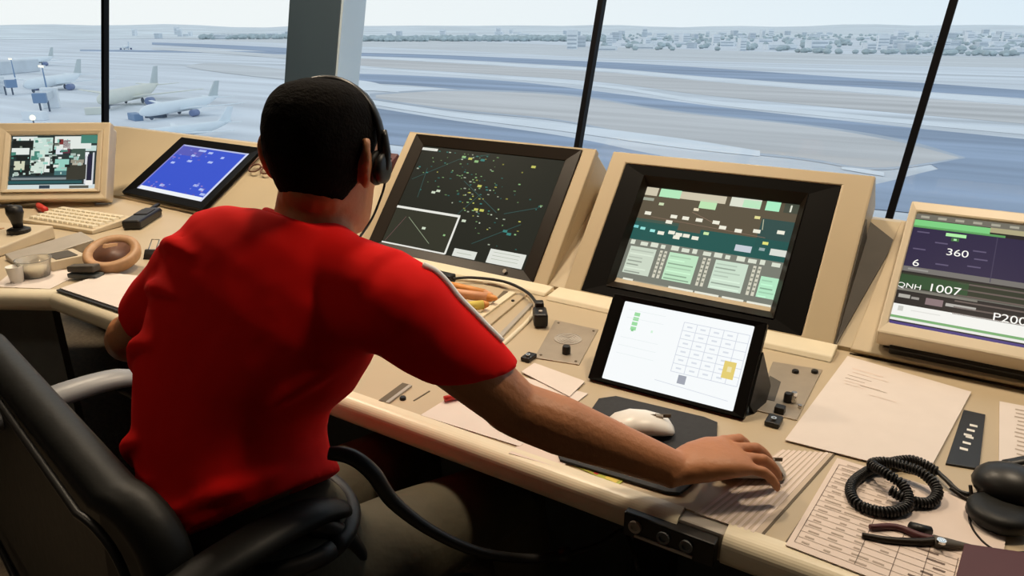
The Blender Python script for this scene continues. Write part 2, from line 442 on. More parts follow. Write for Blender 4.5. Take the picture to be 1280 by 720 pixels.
# rounded insert with pen slots in the worktop left of the second speaker plate
tray_poly = [(-1.270, 1.539, 0.742), (-1.115, 1.580, 0.742), (-0.974, 1.591, 0.742), (-0.887, 1.516, 0.742), (-0.838, 1.369, 0.742), (-0.811, 1.223, 0.742), (-0.879, 1.210, 0.742), (-1.101, 1.281, 0.742)]
def rim(points, r, z):
    return MB().tube([(p[0], p[1], z) for p in points], r, seg=8, smooth=5)
dpart(rim([(-1.204, 1.548, 0.742), (-1.115, 1.580, 0.742), (-1.000, 1.590, 0.742), (-0.903, 1.527, 0.742), (-0.855, 1.431, 0.742), (-0.831, 1.305, 0.742), (-0.817, 1.209, 0.742)], .006, .742), 'tray_rim', M['cream'], smooth=True)
for (a, b, w, mm) in ((((-0.952, 1.273, 0.742), (-0.987, 1.553, 0.742), .020, 'cream')), (((-0.907, 1.257, 0.742), (-0.954, 1.558, 0.742), .020, 'laminate')), (((-0.837, 1.217, 0.742), (-0.898, 1.502, 0.742), .012, 'grey'))):
    dpart(bar_between(a, b, w, .006, 'pen_rail', M[mm]), 'pen_rail', M[mm], bevel=.001)
dpart(bar_between((-0.941, 1.291, 0.742), (-1.010, 1.553, 0.742), .012, .003, '', None), 'pen_slot', M['seam'])
dpart(bar_between((-0.873, 0.905, 0.742), (-0.882, 0.986, 0.742), .018, .003, '', None), 'pen_slot', M['seam'])
dpart(bar_between((-0.861, 0.905, 0.742), (-0.870, 0.985, 0.742), .008, .0045, '', None), 'pen_rail', M['grey'], bevel=.001)
# screws / round push buttons
def button(loc, r, h, material, name='push_button'):
    m = MB().lathe([(r, 0), (r, h * .7), (r * .8, h)], 14, Matrix.Translation(Vector((loc[0], loc[1], .74)))); dpart(m, name, material, smooth=False)
button((-0.848, 0.936, 0.742), .0065, .006, M['black']); button((-0.779, 1.213, 0.742), .007, .006, M['maroon']); button((-0.947, 1.491, 0.742), .005, .009, M['black'])

# ---- the two recessed loudspeaker plates
def plate(corners, name='speaker_plate'):
    m = MB(); cs = [Vector(c) for c in corners]; m.prism([(c.x, c.y) for c in cs], .7398, .7425)
    return dpart(m, name, M['plate'], bevel=.0008)
pl = plate([(-0.727, 1.232, 0.742), (-0.628, 1.253, 0.742), (-0.678, 1.448, 0.742), (-0.794, 1.445, 0.742)])
def grille(parent, c, r):
    m = MB(); base = Vector((c[0], c[1], .7426)) + D0
    m.lathe([(r, 0), (r, .0012), (r * .94, .0012), (r * .94, .0004)], 28, Matrix.Translation(base))
    for k in range(4):
        rr = r * (.8 - .19 * k); m.lathe([(rr, .0003), (rr, .0013), (rr - .003, .0013), (rr - .003, .0003)], 24, Matrix.Translation(base))
    m.build('speaker_grille', M['grey'], parent)
grille(pl, (-0.712, 1.359, 0.742), .032)
def knob(parent, c, r, h, material, name='knob'):
    base = Vector((c[0], c[1], .7425)) + D0
    MB().lathe([(r, 0), (r, h * .75), (r * .85, h), (r * .3, h)], 16, Matrix.Translation(base)).build(name, material, parent, smooth=False)
knob(pl, (-0.678, 1.288, 0.742), .0095, .018, M['black'])
for c in ((-0.721, 1.250, 0.742), (-0.641, 1.263, 0.742), (-0.683, 1.433, 0.742), (-0.777, 1.431, 0.742)): knob(pl, c, .003, .0015, M['seam'], 'screw')
pr = plate([(-0.261, 1.259, 0.742), (-0.183, 1.262, 0.742), (-0.184, 1.508, 0.742), (-0.282, 1.492, 0.742)], 'speaker_plate')
knob(pr, (-0.229, 1.462, 0.742), .007, .006, M['black'], 'push_button'); knob(pr, (-0.195, 1.483, 0.742), .007, .006, M['black'], 'push_button')
knob(pr, (-0.214, 1.325, 0.742), .008, .018, M['black']); knob(pr, (-0.204, 1.327, 0.742), .006, .022, M['steel'], 'toggle_switch')
knob(pr, (-0.188, 1.312, 0.742), .004, .006, M['steel'], 'screw')
m = MB(); m.prism([tuple(Vector(p)[:2]) for p in ((-0.266, 1.307, 0.742), (-0.235, 1.312, 0.742), (-0.244, 1.401, 0.742), (-0.270, 1.418, 0.742))], .7427, .7433)
m.v = [tuple(Vector(p) + D0) for p in m.v]; m.build('speaker_grille', M['shade_grey'], pr)
# jack sockets let into the top
for c, w, l in (((-0.735, 1.222, 0.742), .022, .034), ((-0.217, 1.231, 0.742), .026, .036)):
    c = Vector(c); m = MB(); m.box(c.x - w / 2, c.x + w / 2, c.y - l / 2, c.y + l / 2, .74, .750)
    s = dpart(m, 'socket', M['black'], bevel=.002)
    mm = MB().lathe([(.005, 0), (.005, .004), (.0028, .004), (.0028, .001)], 12, Matrix.Translation(Vector((c.x, c.y - .004, .750)) + D0)); mm.build('jack_ring', M['steel'], s)
c = Vector((-0.217, 1.272, 0.742)); dpart(MB().box(c.x - .009, c.x + .009, c.y - .006, c.y + .012, .74, .755), 'socket_hood', M['black'], bevel=.002)

# black label plate with white characters, lower right
cs = [(0.056, 1.246, 0.742), (0.103, 1.257, 0.742), (0.109, 1.469, 0.742), (0.074, 1.468, 0.742)]
m = MB(); m.prism([(c[0], c[1]) for c in cs], .7398, .744); dp = dpart(m, 'label_plate', M['black'], bevel=.001)
m = MB()
for (u, (a, b)) in enumerate((((0.078, 1.300, 0.742), (0.088, 1.370, 0.742)), ((0.082, 1.357, 0.742), (0.093, 1.418, 0.742)))):
    a, b = Vector(a), Vector(b)
    for k in range(3):
        p = a.lerp(b, .15 + .35 * k); m.box(p.x - .006, p.x + .006, p.y - .004, p.y + .004, .744, .7445)
m.v = [tuple(Vector(p) + D0) for p in m.v]; m.build('characters', M['white'], dp)

# beige ribbed strip in front of the mouse
cs = [(-0.252, 0.901, 0.742), (-0.156, 0.902, 0.742), (-0.106, 1.183, 0.742), (-0.185, 1.144, 0.742)]
m = MB(); m.prism([(c[0], c[1]) for c in cs], .7398, .7415); dpart(m, 'ribbed_strip', M['paper_tan'])
m = MB(); A, B, C_, E_ = [Vector(c) for c in cs]
for k in range(9):
    t = .08 + .1 * k; p, q = A.lerp(B, t), E_.lerp(C_, t); d = (q - p).normalized(); n = Vector((-d.y, d.x, 0)) * .0025
    m.prism([(v.x, v.y) for v in (p - n, q - n, q + n, p + n)], .7415, .7421)
dpart(m, 'ribs', M['paper2'])

# jack box hanging under the front edge
jb = empty('jack_box', (-.276, .868, .702), label='black headset jack box hanging under the cream desk edge', cat='socket box')
x0 = -.335
m = MB().box(-.070, .070, -.010, .03, -.012, .030); m.build('body', M['black'], jb, bevel=.003)
MB().box(-.05, .04, -.013, -.010, -.006, -.002).build('strip', M['grey'], jb)
for x, mm in ((-.05, 'grey'), (-.005, 'apron'), (.03, 'apron')):
    MB().lathe([(.010, 0), (.010, .005), (.006, .005), (.006, .002)], 16, Matrix.Translation((x, -.010, .012)) @ Matrix.Rotation(RAD(90), 4, 'X')).build('jack_socket', M[mm], jb)

# ================================================================== loose things on the desk
def sheet(name, cs, label, material='paper', z=.7405, h=.0012, group=None, cat='paper', curl=0.0):
    cs = [Vector(c) for c in cs]; o = sum(cs, Vector()) / 4
    e = empty(name, (o.x, o.y, z), label=label, cat=cat, group=group)
    m = MB(); N = 8
    P = lambda a, b: cs[0].lerp(cs[1], a).lerp(cs[3].lerp(cs[2], a), b)
    top, bot = [], []
    for j in range(N + 1):
        for i in range(N + 1):
            p = P(i / N, j / N); dz = curl * ((i / N) ** 3) * (j / N) ** 2
            top.append((p.x - o.x, p.y - o.y, h + dz)); bot.append((p.x - o.x, p.y - o.y, dz))
    m.v = top + bot; K = (N + 1) ** 2
    for j in range(N):
        for i in range(N):
            a = j * (N + 1) + i; m.f.append((a, a + 1, a + N + 2, a + N + 1)); m.f.append((K + a + N + 1, K + a + N + 2, K + a + 1, K + a))
    for i in range(N):
        for a, b in ((i + 1, i), (K - 1 - i - 1, K - 1 - i), (i * (N + 1), (i + 1) * (N + 1)), ((i + 2) * (N + 1) - 1, (i + 1) * (N + 1) - 1)):
            m.f.append((a, b, b + K, a + K))
    m.c = [None] * len(m.f)
    m.build('sheet', M[material], e)
    def prn(rows, material='ink', name='print'):
        q = MB()
        for a0, b0, a1, b1 in rows:
            pts = [P(a0, b0), P(a1, b0), P(a1, b1), P(a0, b1)]
            q.quad([(p.x - o.x, p.y - o.y, h + .0004) for p in pts])
        tag(q.build(name, M[material], e), kind='stuff')
    e_print = prn
    return e, e_print
# (corner order: near-left, near-right, far-right, far-left)
e_, pr_ = sheet('paper_sheet', [(-0.185, 1.177, 0.742), (0.032, 1.188, 0.742), (0.084, 1.557, 0.742), (-0.150, 1.604, 0.742)], 'large plain white sheet with faint heading left of the black label plate', z=.7432)
pr_([(.10, .86, .36, .873), (.12, .82, .42, .829), (.10, .70, .40, .708), (.12, .67, .30, .677), (.34, .62, .56, .627)], 'paper2')
pr_([(.10, .775, .30, .779), (.10, .735, .26, .739), (.24, .695, .46, .698)], 'ink')
e_, pr_ = sheet('paper_sheet', [(0.130, 1.225, 0.742), (0.227, 1.207, 0.742), (0.251, 1.556, 0.742), (0.131, 1.545, 0.742)], 'white printed sheet cut by the frame beside the black label plate', z=.7416)
random.seed(4)
pr_([(.2 + random.random() * .05, .92 - .05 * k, .35 + random.random() * .5, .935 - .05 * k) for k in range(14)], 'ink')
e_, pr_ = sheet('printed_form', [(-0.120, 0.896, 0.742), (0.124, 0.884, 0.742), (0.144, 1.153, 0.742), (-0.098, 1.165, 0.742)], 'tan printed form with ruled lines under the coiled black cable', 'paper2', z=.7432)
rows = []
for k in range(17):
    b = .05 + .055 * k; rows.append((.03, b, .97 if k < 8 else .5, b + .004))
for k in range(17):
    for c in range(4 if k % 2 else 3):
        a = .05 + .12 * c + random.random() * .03; b = .065 + .055 * k; rows.append((a, b, a + .03 + random.random() * .07, b + .014))
pr_(rows, 'ink')
pr_([(.35, .05, .354, .6), (.52, .03, .524, .5), (.66, .03, .664, .45), (.80, .03, .804, .4), (.03, .05, .034, .93)] + [(.6 + .05 * (k % 4), .12 + .06 * k, .66 + .05 * (k % 3), .135 + .06 * k) for k in range(5)], 'ink_dark', 'ruling')
e_, pr_ = sheet('paper_sheet', [(-0.778, 0.904, 0.742), (-0.566, 0.913, 0.742), (-0.553, 1.147, 0.742), (-0.768, 1.136, 0.742)], 'blank pale sheet under the man\'s right arm near the desk edge', z=.7412)
e_, pr_ = sheet('paper_sheet', [(-0.571, 0.886, 0.742), (-0.476, 0.894, 0.742), (-0.461, 0.986, 0.742), (-0.569, 0.967, 0.742)], 'small pinkish slip at the near edge beside the mouse mat', 'paper2', z=.7406)
e_, pr_ = sheet('paper_sheet', [(-0.712, 1.154, 0.742), (-0.576, 1.113, 0.742), (-0.580, 1.187, 0.742), (-0.711, 1.205, 0.742)], 'pale note sheet beyond the arm beside the left speaker plate', 'paper', z=.7436)
# coloured strip along the edge
e_, pr_ = sheet('reference_card', [(-0.482, 0.915, 0.742), (-0.377, 0.902, 0.742), (-0.372, 0.925, 0.742), (-0.476, 0.938, 0.742)], 'narrow lime and yellow card strip along the front edge below the forearm', 'limegreen', cat='card')
pr_([(.3, .1, .5, .9), (.75, .1, .95, .9)], 'yellow'); pr_([(.55, .1, .62, .9)], 'red', 'mark')
# sheet and clipboard at far left
e_ = empty('clipboard', (-1.885, 0.932, 0.744), label='clipboard with white paper and black edge left of the man', cat='clipboard')
cs = [Vector(c) for c in ((-2.047, 0.892, 0.742), (-1.747, 0.895, 0.742), (-1.853, 1.110, 0.742), (-2.075, 1.044, 0.742))]; o = Vector((-1.893, 0.936, 0.741))
m = MB().prism([(c.x - o.x, c.y - o.y) for c in cs], 0, .005); m.build('board', M['black'], e_)
cc = sum(cs, Vector()) / 4
m = MB().prism([((c.x - cc.x) * .96 + cc.x - o.x, (c.y - cc.y) * .95 + cc.y - o.y + .004) for c in cs], .005, .008); m.build('paper', M['paper'], e_)
e_, pr_ = sheet('paper_sheet', [(-2.236, 0.818, 0.742), (-2.084, 0.892, 0.742), (-2.160, 1.034, 0.742), (-2.361, 0.933, 0.742)], 'plain white sheet at the far left desk edge', z=.7405)

# pens, tape, small things
def pen(p, q, r, label, body, tip, cat='pen', z=None, name='pen'):
    p, q = Vector(p), Vector(q); o = (p + q) / 2; o.z = .7405; e = empty(name, o, label=label, cat=cat)
    a, b = p - o, q - o; a.z = b.z = (.0085 if z is None else z) + r
    MB().tube([a, a.lerp(b, .85)], r, 10).build('barrel', M[body], e, smooth=True)
    MB().tube([a.lerp(b, .85), a.lerp(b, .97), b], [r, r * .5, r * .15], 10).build('tip', M[tip], e, smooth=True)
    return e
pen((-1.138, 1.412, 0.742), (-0.968, 1.450, 0.742), .0125, 'thick salmon and orange marker lying in the desk tray', 'salmon', 'orange', 'marker', name='marker')
pen((-1.170, 1.474, 0.742), (-0.998, 1.473, 0.742), .010, 'yellow-orange pencil lying behind the salmon marker in the tray', 'orange', 'salmon', 'pencil', name='pencil')
pen((-1.037, 1.328, 0.742), (-0.964, 1.407, 0.742), .012, 'yellow marker nearest the man in the pen tray', 'yellow', 'orange', 'marker', name='marker')
pen((-0.770, 0.967, 0.742), (-0.752, 0.997, 0.742), .006, 'short red pen lying on the pale sheet under the arm', 'red', 'red', 'pen', z=.003)
# black plug box with its cable below the radar display
e_ = empty('plug_connector', (-1.213, 1.515, 0.748), label='black plug box lying below the radar display with a lead', cat='plug')
MB().box(-.052, .052, -.016, .016, 0, .024).build('body', M['black'], e_, bevel=.004)
o = Vector((-1.213, 1.515, 0.748))
MB().tube([Vector((.05, 0, .012)), Vector((-1.130, 1.564, 0.756)) - o, Vector((-1.029, 1.574, 0.760)) - o, Vector((-0.924, 1.528, 0.762)) - o, Vector((-0.833, 1.432, 0.770)) - o], .0042, 8, smooth=6).build('lead', M['black'], e_, smooth=True)
e_ = empty('cable_plug', (-0.815, 1.407, 0.742), 35, label='chunky black plug standing in the desk beside the left speaker plate', cat='plug')
MB().box(-.017, .017, -.03, .03, 0, .034).build('body', M['black'], e_, bevel=.006)
MB().box(-.011, .011, .02, .045, .006, .045).build('strain_relief', M['black'], e_, bevel=.004)
MB().lathe([(.005, 0), (.005, .003), (.003, .003)], 12, Matrix.Translation((0, -.01, .034))).build('screw', M['grey'], e_)

# mouse mat, white spare mouse, grey mouse
mmp = [(-0.524, 1.135, 0.742), (-0.500, 1.162, 0.742), (-0.329, 1.176, 0.742), (-0.302, 1.170, 0.742), (-0.279, 1.090, 0.742), (-0.276, 0.969, 0.742), (-0.285, 0.929, 0.742), (-0.305, 0.921, 0.742), (-0.485, 0.910, 0.742), (-0.499, 0.927, 0.742), (-0.514, 1.069, 0.742)]
c0 = Vector((-0.389, 1.020, 0.742))
mm_ = MB().prism([(p[0] - c0.x, p[1] - c0.y) for p in reversed(mmp)] if False else [(p[0] - c0.x, p[1] - c0.y) for p in mmp][::-1], 0, .005)
e_ = mm_.build('mouse_mat', M['pad'], bevel=.001); e_.location = (c0.x, c0.y, .7412); tag(e_, 'black mouse mat under the man\'s forearm', 'mouse mat')
def mouse(loc, yaw, label, body, scale=1.0):
    e = empty('computer_mouse', loc, yaw, label=label, cat='mouse')
    rings = []
    for t, w, h in ((-.058, .012, .008), (-.054, .024, .018), (-.04, .031, .029), (-.015, .033, .037), (.012, .031, .035), (.036, .029, .027), (.05, .024, .019), (.056, .012, .010)):
        rings.append([Vector((scale * w * math.cos(a) * (1 if abs(math.cos(a)) < .9 else .98), scale * t, scale * max(.001, h * .5 + h * .5 * math.sin(a)))) for a in [2 * math.pi * k / 18 for k in range(18)]])
    MB().loft(rings).build('shell', M[body], e, smooth=True)
    MB().box(-.0007 * scale, .0007 * scale, .012 * scale, .05 * scale, .027 * scale, .0335 * scale).build('button_split', M['seam'], e)
    MB().tube([(0, .024 * scale, .030 * scale), (0, .036 * scale, .028 * scale)], .005 * scale, 10).build('scroll_wheel', M['grey'], e)
    return e
mouse((-0.407, 1.061, 0.747), -57, 'white mouse lying idle on the black mat beyond the forearm', 'white', 1.05)
mouse((-0.209, 1.045, 0.742), -62, 'grey mouse held under the man\'s right hand', 'grey', .95)

# coiled cable of the right-hand headset, a spare headset, pliers, dark red cover
o = Vector((-0.009, 1.139, 0.742)); e_ = empty('coiled_cable', o, label='coiled black spiral cable heaped on the printed form', cat='cable')
path = []
def P2(u, v, z): pass
loops = [(0.046, 1.195, 0.752), (0.008, 1.204, 0.756), (-0.036, 1.162, 0.752), (-0.064, 1.090, 0.752), (-0.052, 1.040, 0.752), (-0.014, 1.037, 0.752), (0.014, 1.066, 0.756), (0.004, 1.100, 0.766), (-0.022, 1.112, 0.772), (-0.045, 1.139, 0.766), (-0.022, 1.159, 0.766), (0.022, 1.152, 0.768), (0.048, 1.128, 0.760), (0.041, 1.099, 0.752), (0.013, 1.082, 0.756), (-0.013, 1.086, 0.762)]
pts = [Vector(p) - o for p in loops]
dense = []
n = len(pts)
for a in range(n - 1):
    p0, p1, p2, p3 = pts[max(a - 1, 0)], pts[a], pts[a + 1], pts[min(a + 2, n - 1)]
    for k in range(24):
        t = k / 24; dense.append(0.5 * ((2 * p1) + (p2 - p0) * t + (2 * p0 - 5 * p1 + 4 * p2 - p3) * t * t + (3 * p1 - p0 - 3 * p2 + p3) * t ** 3))
MB().tube(dense, .0042, 8).build('core', M['black'], e_, smooth=True)
hel = []; ph = 0.0
for a in range(len(dense) - 1):
    d = dense[a + 1] - dense[a]; L = d.length; d.normalize(); nn = d.cross(Vector((0, 0, 1))).normalized(); bb = d.cross(nn)
    steps = max(2, int(L / .00042))
    for k in range(steps):
        hel.append(dense[a].lerp(dense[a + 1], k / steps) + (nn * math.cos(ph) + bb * math.sin(ph)) * .0066); ph += .60
MB().tube(hel, .0021, 5).build('spiral', M['black'], e_, smooth=True)

o = Vector((0.140, 1.174, 0.742)); e_ = empty('spare_headset', o, label='black spare headset at the right edge of the desk with thin wires', cat='headset')
MB().sphere((0, 0, .032), .052, .044, .032, 18, 10).build('ear_cup', M['black'], e_, smooth=True)
MB().lathe([(.036, 0), (.042, .006), (.042, .018), (.036, .024), (.02, .024)], 20, Matrix.Translation((-.012, -.06, .004))).build('ear_cushion', M['leather'], e_, smooth=True)
MB().tube([(-.01, .04, .045), (.06, .075, .06), (.15, .06, .05), (.2, -.02, .03)], .009, 10, smooth=6, flat=.5).build('headband', M['black'], e_, smooth=True)
MB().tube([(-.03, .02, .03), Vector((0.104, 1.165, 0.752)) - o, Vector((0.079, 1.160, 0.748)) - o, Vector((0.059, 1.178, 0.752)) - o, Vector((0.046, 1.195, 0.752)) - o], .004, 8, smooth=6).build('lead', M['black'], e_, smooth=True)
MB().tube([(-.03, -.02, .012), Vector((0.093, 1.115, 0.746)) - o, Vector((0.101, 1.068, 0.745)) - o, Vector((0.127, 1.039, 0.745)) - o, Vector((0.168, 1.061, 0.745)) - o], .0016, 6, smooth=8).build('wire', M['bezel'], e_, smooth=True)
MB().tube([(-.05, -.01, .02), Vector((0.092, 1.147, 0.747)) - o, Vector((0.065, 1.157, 0.752)) - o], .0028, 6, smooth=6).build('wire', M['bezel'], e_, smooth=True)

o = Vector((0.036, 1.017, 0.742)); e_ = empty('pliers', o, label='small pliers with dark red handles lying on the printed form', cat='pliers')
V = lambda p: Vector(p) - o
MB().tube([V((-0.026, 0.992, 0.750)), V((0.005, 1.015, 0.748)), V((0.034, 1.011, 0.748)), V((0.057, 1.014, 0.748))], [.004, .005, .006, .006], 8, smooth=4).build('handle', M['maroon'], e_, smooth=True)
MB().tube([V((-0.033, 0.970, 0.748)), V((-0.001, 0.978, 0.748)), V((0.037, 0.997, 0.748)), V((0.057, 1.011, 0.750))], [.004, .005, .006, .006], 8, smooth=4).build('handle', M['bezel'], e_, smooth=True)
MB().tube([V((0.053, 1.008, 0.750)), V((0.070, 1.013, 0.750)), V((0.102, 1.028, 0.747))], [.011, .009, .003], 8, smooth=3, flat=.6).build('jaw', M['shade_grey'], e_, smooth=True)
MB().lathe([(.006, 0), (.006, .004)], 12, Matrix.Translation(V((0.061, 0.999, 0.757)))).build('pivot', M['steel'], e_)
o = Vector((0.035, 1.039, 0.742)); e_ = MB().tube([V((0.021, 1.028, 0.748)) - Vector((0,0,0)) if False else Vector((0.021, 1.030, 0.748)) - o, Vector((0.033, 1.025, 0.749)) - o, Vector((0.048, 1.033, 0.748)) - o], [.006, .0085, .006], 10).build('rubber_stopper', M['black'], smooth=True)
e_.location = o; tag(e_, 'stubby black stopper lying beyond the pliers', 'stopper')
o = Vector((0.150, 1.008, 0.742)); e_ = empty('notebook', o, label='dark red covered notebook in the lower right corner', cat='notebook')
cs = [Vector(c) - o for c in ((0.080, 0.921, 0.742), (0.220, 0.934, 0.742), (0.239, 1.063, 0.742), (0.088, 1.013, 0.742))]
m = MB().prism([(c.x, c.y) for c in cs], .012, .016); m.build('cover', M['maroon'], e_, bevel=.001)
m = MB().prism([(c.x * .97, c.y * .97) for c in cs], .002, .012); m.build('pages', M['paper_tan'], e_)
m = MB().prism([(c.x, c.y) for c in cs], .0, .002); m.build('cover', M['maroon'], e_)

# far left: keyboard, intercom box, handset, tape roll, tub, red things
def kb(loc, yaw, w, d, label, rows=5, cols=13):
    e = empty('keyboard', loc, yaw, label=label, cat='keyboard')
    m = MB(); m.loft([[(x, -d / 2, 0), (x, d / 2, 0), (x, d / 2, .026), (x, -d / 2, .013)] for x in (-w / 2, w / 2)]); m.build('case', M['housing_pale'], e, bevel=.003)
    kw, kd = (w - .03) / cols, (d - .03) / rows
    proto = None
    for j in range(rows):
        for i in range(cols):
            x = -w / 2 + .015 + kw * (i + .5); y = -d / 2 + .015 + kd * (j + .5)
            z = .013 + .013 * (y + d / 2) / d
            if proto is None:
                q = MB(); q.loft([[(-kw * .46, -kd * .45, 0), (kw * .46, -kd * .45, 0), (kw * .46, kd * .45, 0), (-kw * .46, kd * .45, 0)], [(-kw * .36, -kd * .34, .008), (kw * .36, -kd * .34, .008), (kw * .36, kd * .34, .008), (-kw * .36, kd * .34, .008)]])
                proto = q.build('key', M['cream'], e); k = proto
            else:
                k = proto.copy(); COL.objects.link(k)
            k.location = (x, y, z)
    return e
kb((-2.745, 1.321, 0.741), 8, .38, .17, 'pale beige keyboard in front of the left monitor')
o = Vector((-2.648, 1.059, 0.741)); e_ = empty('intercom_box', o, 20, label='pale intercom box with a black joystick at the far left', cat='intercom')
m = MB(); m.loft([[(x, -.14, 0), (x, .09, 0), (x, .09, .045), (x, -.14, .028)] for x in (-.30, .08)]); m.build('case', M['housing_pale'], e_, bevel=.005)
m = MB().lathe([(.035, 0), (.035, .014), (.022, .02)], 18, Matrix.Translation((.02, .01, .036))); m.build('joystick_base', M['black'], e_)
m = MB().lathe([(.014, 0), (.018, .03), (.026, .055), (.024, .075), (.01, .08)], 18, Matrix.Translation((.02, .01, .05))); m.build('joystick', M['black'], e_, smooth=True)
for k in range(3): MB().lathe([(.008, 0), (.008, .006)], 10, Matrix.Translation((-.07 - .04 * k, .03, .036))).build('button', M['tanwood'], e_)
o = Vector((-2.413, 1.069, 0.741)); e_ = empty('desk_tidy', o, -8, label='small grey wedge-shaped tray right of the joystick box', cat='tray')
m = MB(); m.loft([[(-.05, -.12, 0), (.04, -.12, 0), (.05, -.12, .005), (-.05, -.12, .02)], [(-.05, .10, 0), (.06, .10, 0), (.07, .10, .04), (-.03, .10, .05)]]); m.build('tray', M['grey'], e_, bevel=.003)
m = MB().box(.085, .19, -.07, .03, 0, .03); m.build('card_block', M['housing_pale'], e_, bevel=.003)
m = MB().box(.10, .18, -.05, .01, .03, .032); m.build('label', M['shade_grey'], e_)
# radio handset
o = Vector((-2.551, 1.458, 0.741)); e_ = empty('radio_handset', o, 45, label='black radio handset lying below the blue touch display', cat='radio')
d = Vector((-2.643, 1.575, 0.741)) - Vector((-2.467, 1.340, 0.741)); e_.rotation_euler = (0, 0, math.atan2(d.y, d.x))
MB().box(-.11, .10, -.032, .032, 0, .034).build('body', M['black'], e_, bevel=.008)
MB().tube([(.09, .015, .02), (.17, .02, .02), (.205, .02, .02)], [.009, .008, .006], 10).build('antenna', M['black'], e_, smooth=True)
MB().box(-.02, .06, -.024, .024, .034, .037).build('keypad', M['bezel'], e_, bevel=.001)
for k in range(2): MB().lathe([(.008, 0), (.008, .014)], 12, Matrix.Translation((.10, -.018 + .018 * k, .017)) @ Matrix.Rotation(RAD(90), 4, 'Y')).build('knob', M['black'], e_)
# round leather catch-all
o = Vector((-2.103, 1.093, 0.741)); e_ = empty('round_holder', o, label='round tan leather holder with dark brown inside left of the man', cat='holder')
e_.rotation_euler = (RAD(22), 0, RAD(42)); e_.location.z += .026; e_.scale = (.76, .76, .8)
MB().lathe([(.085, 0), (.100, .015), (.104, .035), (.101, .048), (.094, .052), (.074, .050), (.067, .040), (.058, .012), (.0, .012)], 32).build('rim', M['tanwood'], e_, smooth=True)
MB().lathe([(.0590, .0125), (.0668, .040)], 32).build('lining', M['brownwood'], e_, smooth=True)
MB().lathe([(.0, .0125), (.058, .0128)], 24).build('lining_floor', M['brownwood'], e_)
q = MB(); q.loft([[(-.045, -.03, .014), (-.035, -.036, .014), (-.03, .04, .046), (-.04, .045, .046)], [(.0, -.042, .014), (.012, -.042, .014), (.012, .05, .044), (.0, .052, .044)]]); q.build('flap', M['tanwood'], e_)
# stapler, tub, cup, small black clip
o = Vector((-2.085, 0.992, 0.746)); e_ = empty('stapler', o, 20, label='small dark grey stapler at the corner of the clipboard', cat='stapler')
MB().box(-.045, .05, -.018, .018, 0, .014).build('base', M['apron'], e_, bevel=.003)
m = MB(); m.loft([[(-.045, y, .016), (.045, y, .022), (.045, y, .042), (-.045, y, .034)] for y in (-.015, .015)]); m.build('arm', M['shade_grey'], e_, bevel=.004)
o = Vector((-2.231, 0.929, 0.742)); e_ = empty('clear_tub', o, label='small clear plastic tub on the sheet at the left desk edge', cat='tub')
MB().lathe([(.034, 0), (.045, .05), (.048, .052), (.045, .052), (.042, .050), (.032, .003), (.0, .003)], 24).build('wall', M['clear'], e_, smooth=True)
MB().lathe([(.0, .004), (.030, .004), (.036, .026), (.0, .028)], 20).build('contents', M['cream'], e_, smooth=True)
o = Vector((-2.224, 0.874, 0.742)); e_ = empty('paper_cup', o, label='tiny white cup at the far left edge of the desk', cat='cup')
MB().lathe([(.016, 0), (.022, .045), (.0225, .046), (.0205, .046), (.0145, .002), (.0, .002)], 20).build('wall', M['white'], e_, smooth=True)
o = Vector((-2.114, 1.219, 0.741)); e_ = empty('binder_clip', o, 30, label='black binder clip between the round holder and the red shirt', cat='clip')
m = MB(); m.loft([[(x, -.022, 0), (x, .022, 0), (x, .004, .026), (x, -.004, .026)] for x in (-.022, .022)]); m.build('spring', M['black'], e_)
MB().tube([(-.012, 0, .025), (-.012, .03, .05), (.012, .03, .05), (.012, 0, .025)], .002, 6).build('wire_handle', M['steel'], e_)
# red plug with lead in front of left monitor
o = Vector((-3.056, 1.343, 0.741)); e_ = empty('red_plug', o, label='red cable plug with a dark lead before the left monitor', cat='plug')
MB().tube([(-.06, .02, .015), (.0, .0, .0145), (.05, -.008, .013)], [.009, .014, .012], 10, smooth=3).build('plug', M['red'], e_, smooth=True)
MB().tube([(-.06, .02, .015), Vector((-3.191, 1.329, 0.752)) - o, Vector((-3.353, 1.327, 0.752)) - o, Vector((-3.504, 1.302, 0.752)) - o], .006, 8, smooth=5).build('lead', M['seam'], e_, smooth=True)
# red cord behind the man's left shoulder
o = Vector((-2.502, 1.894, 0.741)); e_ = empty('red_lanyard', o, label='loose red lanyard on the desk beyond the man\'s left shoulder', cat='lanyard')
q = [(-2.550, 1.806, 0.745), (-2.584, 1.879, 0.747), (-2.523, 1.884, 0.750), (-2.504, 1.921, 0.752), (-2.417, 1.899, 0.750), (-2.403, 1.839, 0.747), (-2.478, 1.836, 0.748), (-2.465, 1.788, 0.746), (-2.354, 1.800, 0.745), (-2.322, 1.879, 0.746)]
MB().tube([Vector(p) - o for p in q], .0065, 8, smooth=6).build('cord', M['red'], e_, smooth=True)
MB().box(.08, .14, -.02, .02, 0, .02).build('clip', M['maroon'], e_, bevel=.004)
